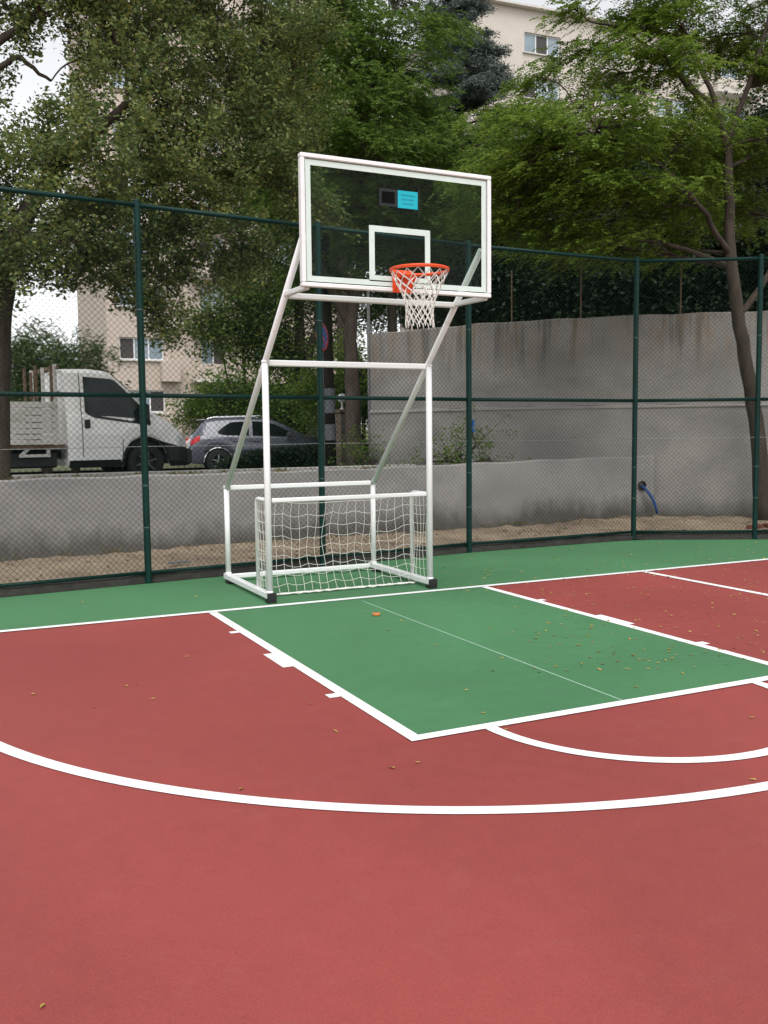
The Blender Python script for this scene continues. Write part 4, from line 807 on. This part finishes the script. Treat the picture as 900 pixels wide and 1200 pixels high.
shrub('corner_shrub', 'low green shrub at the end of the tall wall by the pillar', 428, 532, 8.4, .32, LOCUST2, ((415, 540, 0, .2), (440, 540, 0, .2)), .03, 30, 12, zb=.8, spread=.08)
shrub('back_shrub', 'leafy green bush between the pole and the tall wall', 425, 440, 14.5, 1.1, LOCUST, ((400, 470, 0, .8), (445, 480, 0, .8), (370, 470, .3, .9)), .055, 30, 15, spread=.12)
# low hedge in front of the car
hl = thing('low_hedge', 'low dark hedge in front of the parked hatchback', 'hedge', tuple(at(318, 552, 12.0)*[1, 1, 0]+[0, 0, upz(12)])); C = []
p0, p1 = at(258, 535, 12.0), at(378, 535, 12.0)
n_ = 620; t = RNG.uniform(0, 1, (n_, 1)); C = p0+(p1-p0)*t+RNG.normal(size=(n_, 3))*[.03, .16, .0]; zt_ = np.interp(t[:, 0], [0, .25, .6, 1], [at(260, 543, 12)[2], at(290, 532, 12)[2], at(330, 525, 12)[2], at(378, 521, 12)[2]]); C[:, 2] = upz(12)+.03+(zt_-upz(12)-.03)*RNG.uniform(0, 1, n_)**.7
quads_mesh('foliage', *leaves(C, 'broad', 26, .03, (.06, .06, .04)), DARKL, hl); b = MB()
for k in range(9): q = p0+(p1-p0)*(k+.5)/9; b.tube([(q[0], q[1], upz(12)-.02), (q[0]+.05*math.sin(k), q[1], upz(12)+.3)], .012, 5)
b.build('stems', BARK, hl)
# weeds on the bank and in the bed (stuff)
def tufts(name, label, pts, h, m, n=10):
    V = []; F = []
    for p in pts:
        for k in range(n):
            a_ = RNG.uniform(0, 6.28); l_ = h*RNG.uniform(.4, 1.2); d = np.array([math.cos(a_), math.sin(a_), 0]); s_ = np.array([-d[1], d[0], 0])*.006; q = np.array(p)+RNG.normal(size=3)*[.04, .04, 0]; i = len(V)
            V += [q-s_, q+s_, q+d*l_*.25+[0, 0, l_*.7], q+d*l_*.6+[0, 0, l_]]; F += [(i, i+1, i+2), (i+2, i+3, i)]
    b = MB(); b.add(V, F); o = b.build(name, m); tag(o, label, 'weeds', kind='stuff'); return o
WEED = leafmat('dry_grass', [(.06, .075, .02), (.12, .12, .035), (.22, .17, .07), (.28, .2, .09)], .3)
tufts('bank_weeds', 'dry weeds on the bank behind the low wall', [(x, y, upz(y)-.03) for x, y in zip(RNG.uniform(-8, 6, 240), RNG.uniform(4.4, 7.4, 240))], .10, WEED)
tufts('verge_weeds', 'sparse weeds at the foot of the low wall', [(x, lowy(x)-.04-abs(RNG.normal())*.08, .13) for x in RNG.uniform(-6, 7.2, 70)], .06, WEED, 6)
# fallen leaves on the court
LEAFY = leafmat('fallen_leaf', [(.22, .12, .03), (.36, .24, .05), (.45, .36, .10), (.30, .28, .07)], .1)
def ground_pt(px_, py_):
    d = CF+CR*(px_-450)/FPX-CU*(py_-600)/FPX; return CAM+d*(-CAM[2]/d[2])
b = MB(); b.add([(-.03, 0, .002), (-.012, -.013, .006), (.018, -.011, .008), (.034, 0, .004), (.016, .012, .010), (-.012, .013, .003), (0, 0, .0035)], [(0, 1, 6), (1, 2, 6), (2, 3, 6), (3, 4, 6), (4, 5, 6), (5, 0, 6)]); leaf_me = None
spots = [(50, 1181), (459, 901), (393, 858), (283, 926), (880, 842), (882, 915), (432, 713), (425, 717), (470, 728), (512, 757), (588, 772), (745, 806), (679, 757), (573, 736), (600, 742), (620, 752), (640, 740), (700, 772), (780, 775), (800, 790), (735, 690), (660, 700), (690, 705), (720, 710), (760, 700), (885, 727), (850, 700), (830, 720), (870, 690), (230, 700), (135, 711), (97, 707), (120, 690), (890, 645), (877, 645), (820, 648), (655, 657), (700, 655), (740, 650), (780, 658), (610, 670), (575, 668), (160, 804), (110, 830)]
for i, (px_, py_) in enumerate(spots):
    q = ground_pt(px_, py_)
    if leaf_me is None: o = b.build('fallen_leaf', LEAFY); leaf_me = o.data
    else: o = bpy.data.objects.new('fallen_leaf', leaf_me); COL.objects.link(o)
    o.location = (q[0], q[1], .006); o.rotation_euler = (RNG.normal()*.12, RNG.normal()*.12, RNG.uniform(0, 6.28)); s_ = RNG.uniform(.38, .68); o.scale = (s_, s_, s_)
    tag(o, 'small dry yellow leaf fallen on the painted court', 'leaf', 'fallen leaves on the court')
n_ = 620; P = np.empty((n_, 3)); k = 0
while k < n_:
    if RNG.random() < .62: px_, py_ = RNG.uniform(520, 1000), RNG.uniform(636, 700)
    elif RNG.random() < .7: px_, py_ = RNG.uniform(600, 900), RNG.uniform(690, 790)
    elif RNG.random() < .25: px_, py_ = RNG.uniform(0, 600), RNG.uniform(690, 900)
    else: continue
    q = ground_pt(px_, py_)
    if q[1] > fency(q[0])-.05 or q[0] > 8.3: continue
    P[k] = q; k += 1
P[:, 2] = .0105; A = unit(RNG.normal(size=(n_, 3))*[1, 1, .1]); nn = unit(RNG.normal(size=(n_, 3))*.15+[0, 0, 1]); s_ = RNG.uniform(.008, .021, (n_, 1)); holder = thing('leaf_litter', 'scatter of tiny yellow leaflets over the court', 'leaves', (5, 1, 0))
quads = quads_mesh('leaflets', P, A*s_, unit(np.cross(nn, A))*s_*.6, np.zeros((n_, 3)), LEAFY, holder); holder['kind'] = 'stuff'; quads['kind'] = 'stuff'

# dry leaves and pebbles on the sand behind the fence
SG = np.array(sg); n_ = 900; i_ = RNG.integers(12, len(SG)-4, n_); k_ = RNG.integers(0, 8, n_); a_ = RNG.uniform(0, 1, (n_, 1)); b_ = RNG.uniform(0, 1, (n_, 1))
P = (SG[i_, k_]*(1-a_)+SG[i_+1, k_]*a_)*(1-b_)+(SG[i_, k_+1]*(1-a_)+SG[i_+1, k_+1]*a_)*b_; P[:, 2] += .006
A = unit(RNG.normal(size=(n_, 3))*[1, 1, .25]); nn = unit(RNG.normal(size=(n_, 3))*.3+[0, 0, 1]); s_ = RNG.uniform(.010, .032, (n_, 1))
BROWNL = leafmat('dry_brown_leaf', [(.05, .032, .018), (.11, .065, .03), (.20, .13, .06), (.30, .24, .14)], .05)
holder = thing('dry_leaf_litter', 'dry brown leaves strewn on the sand behind the fence', 'leaves', (0, 3, .1)); holder['kind'] = 'stuff'
quads_mesh('leaves', P, A*s_, unit(np.cross(nn, A))*s_*.6, nn*s_*.2, BROWNL, holder)['kind'] = 'stuff'
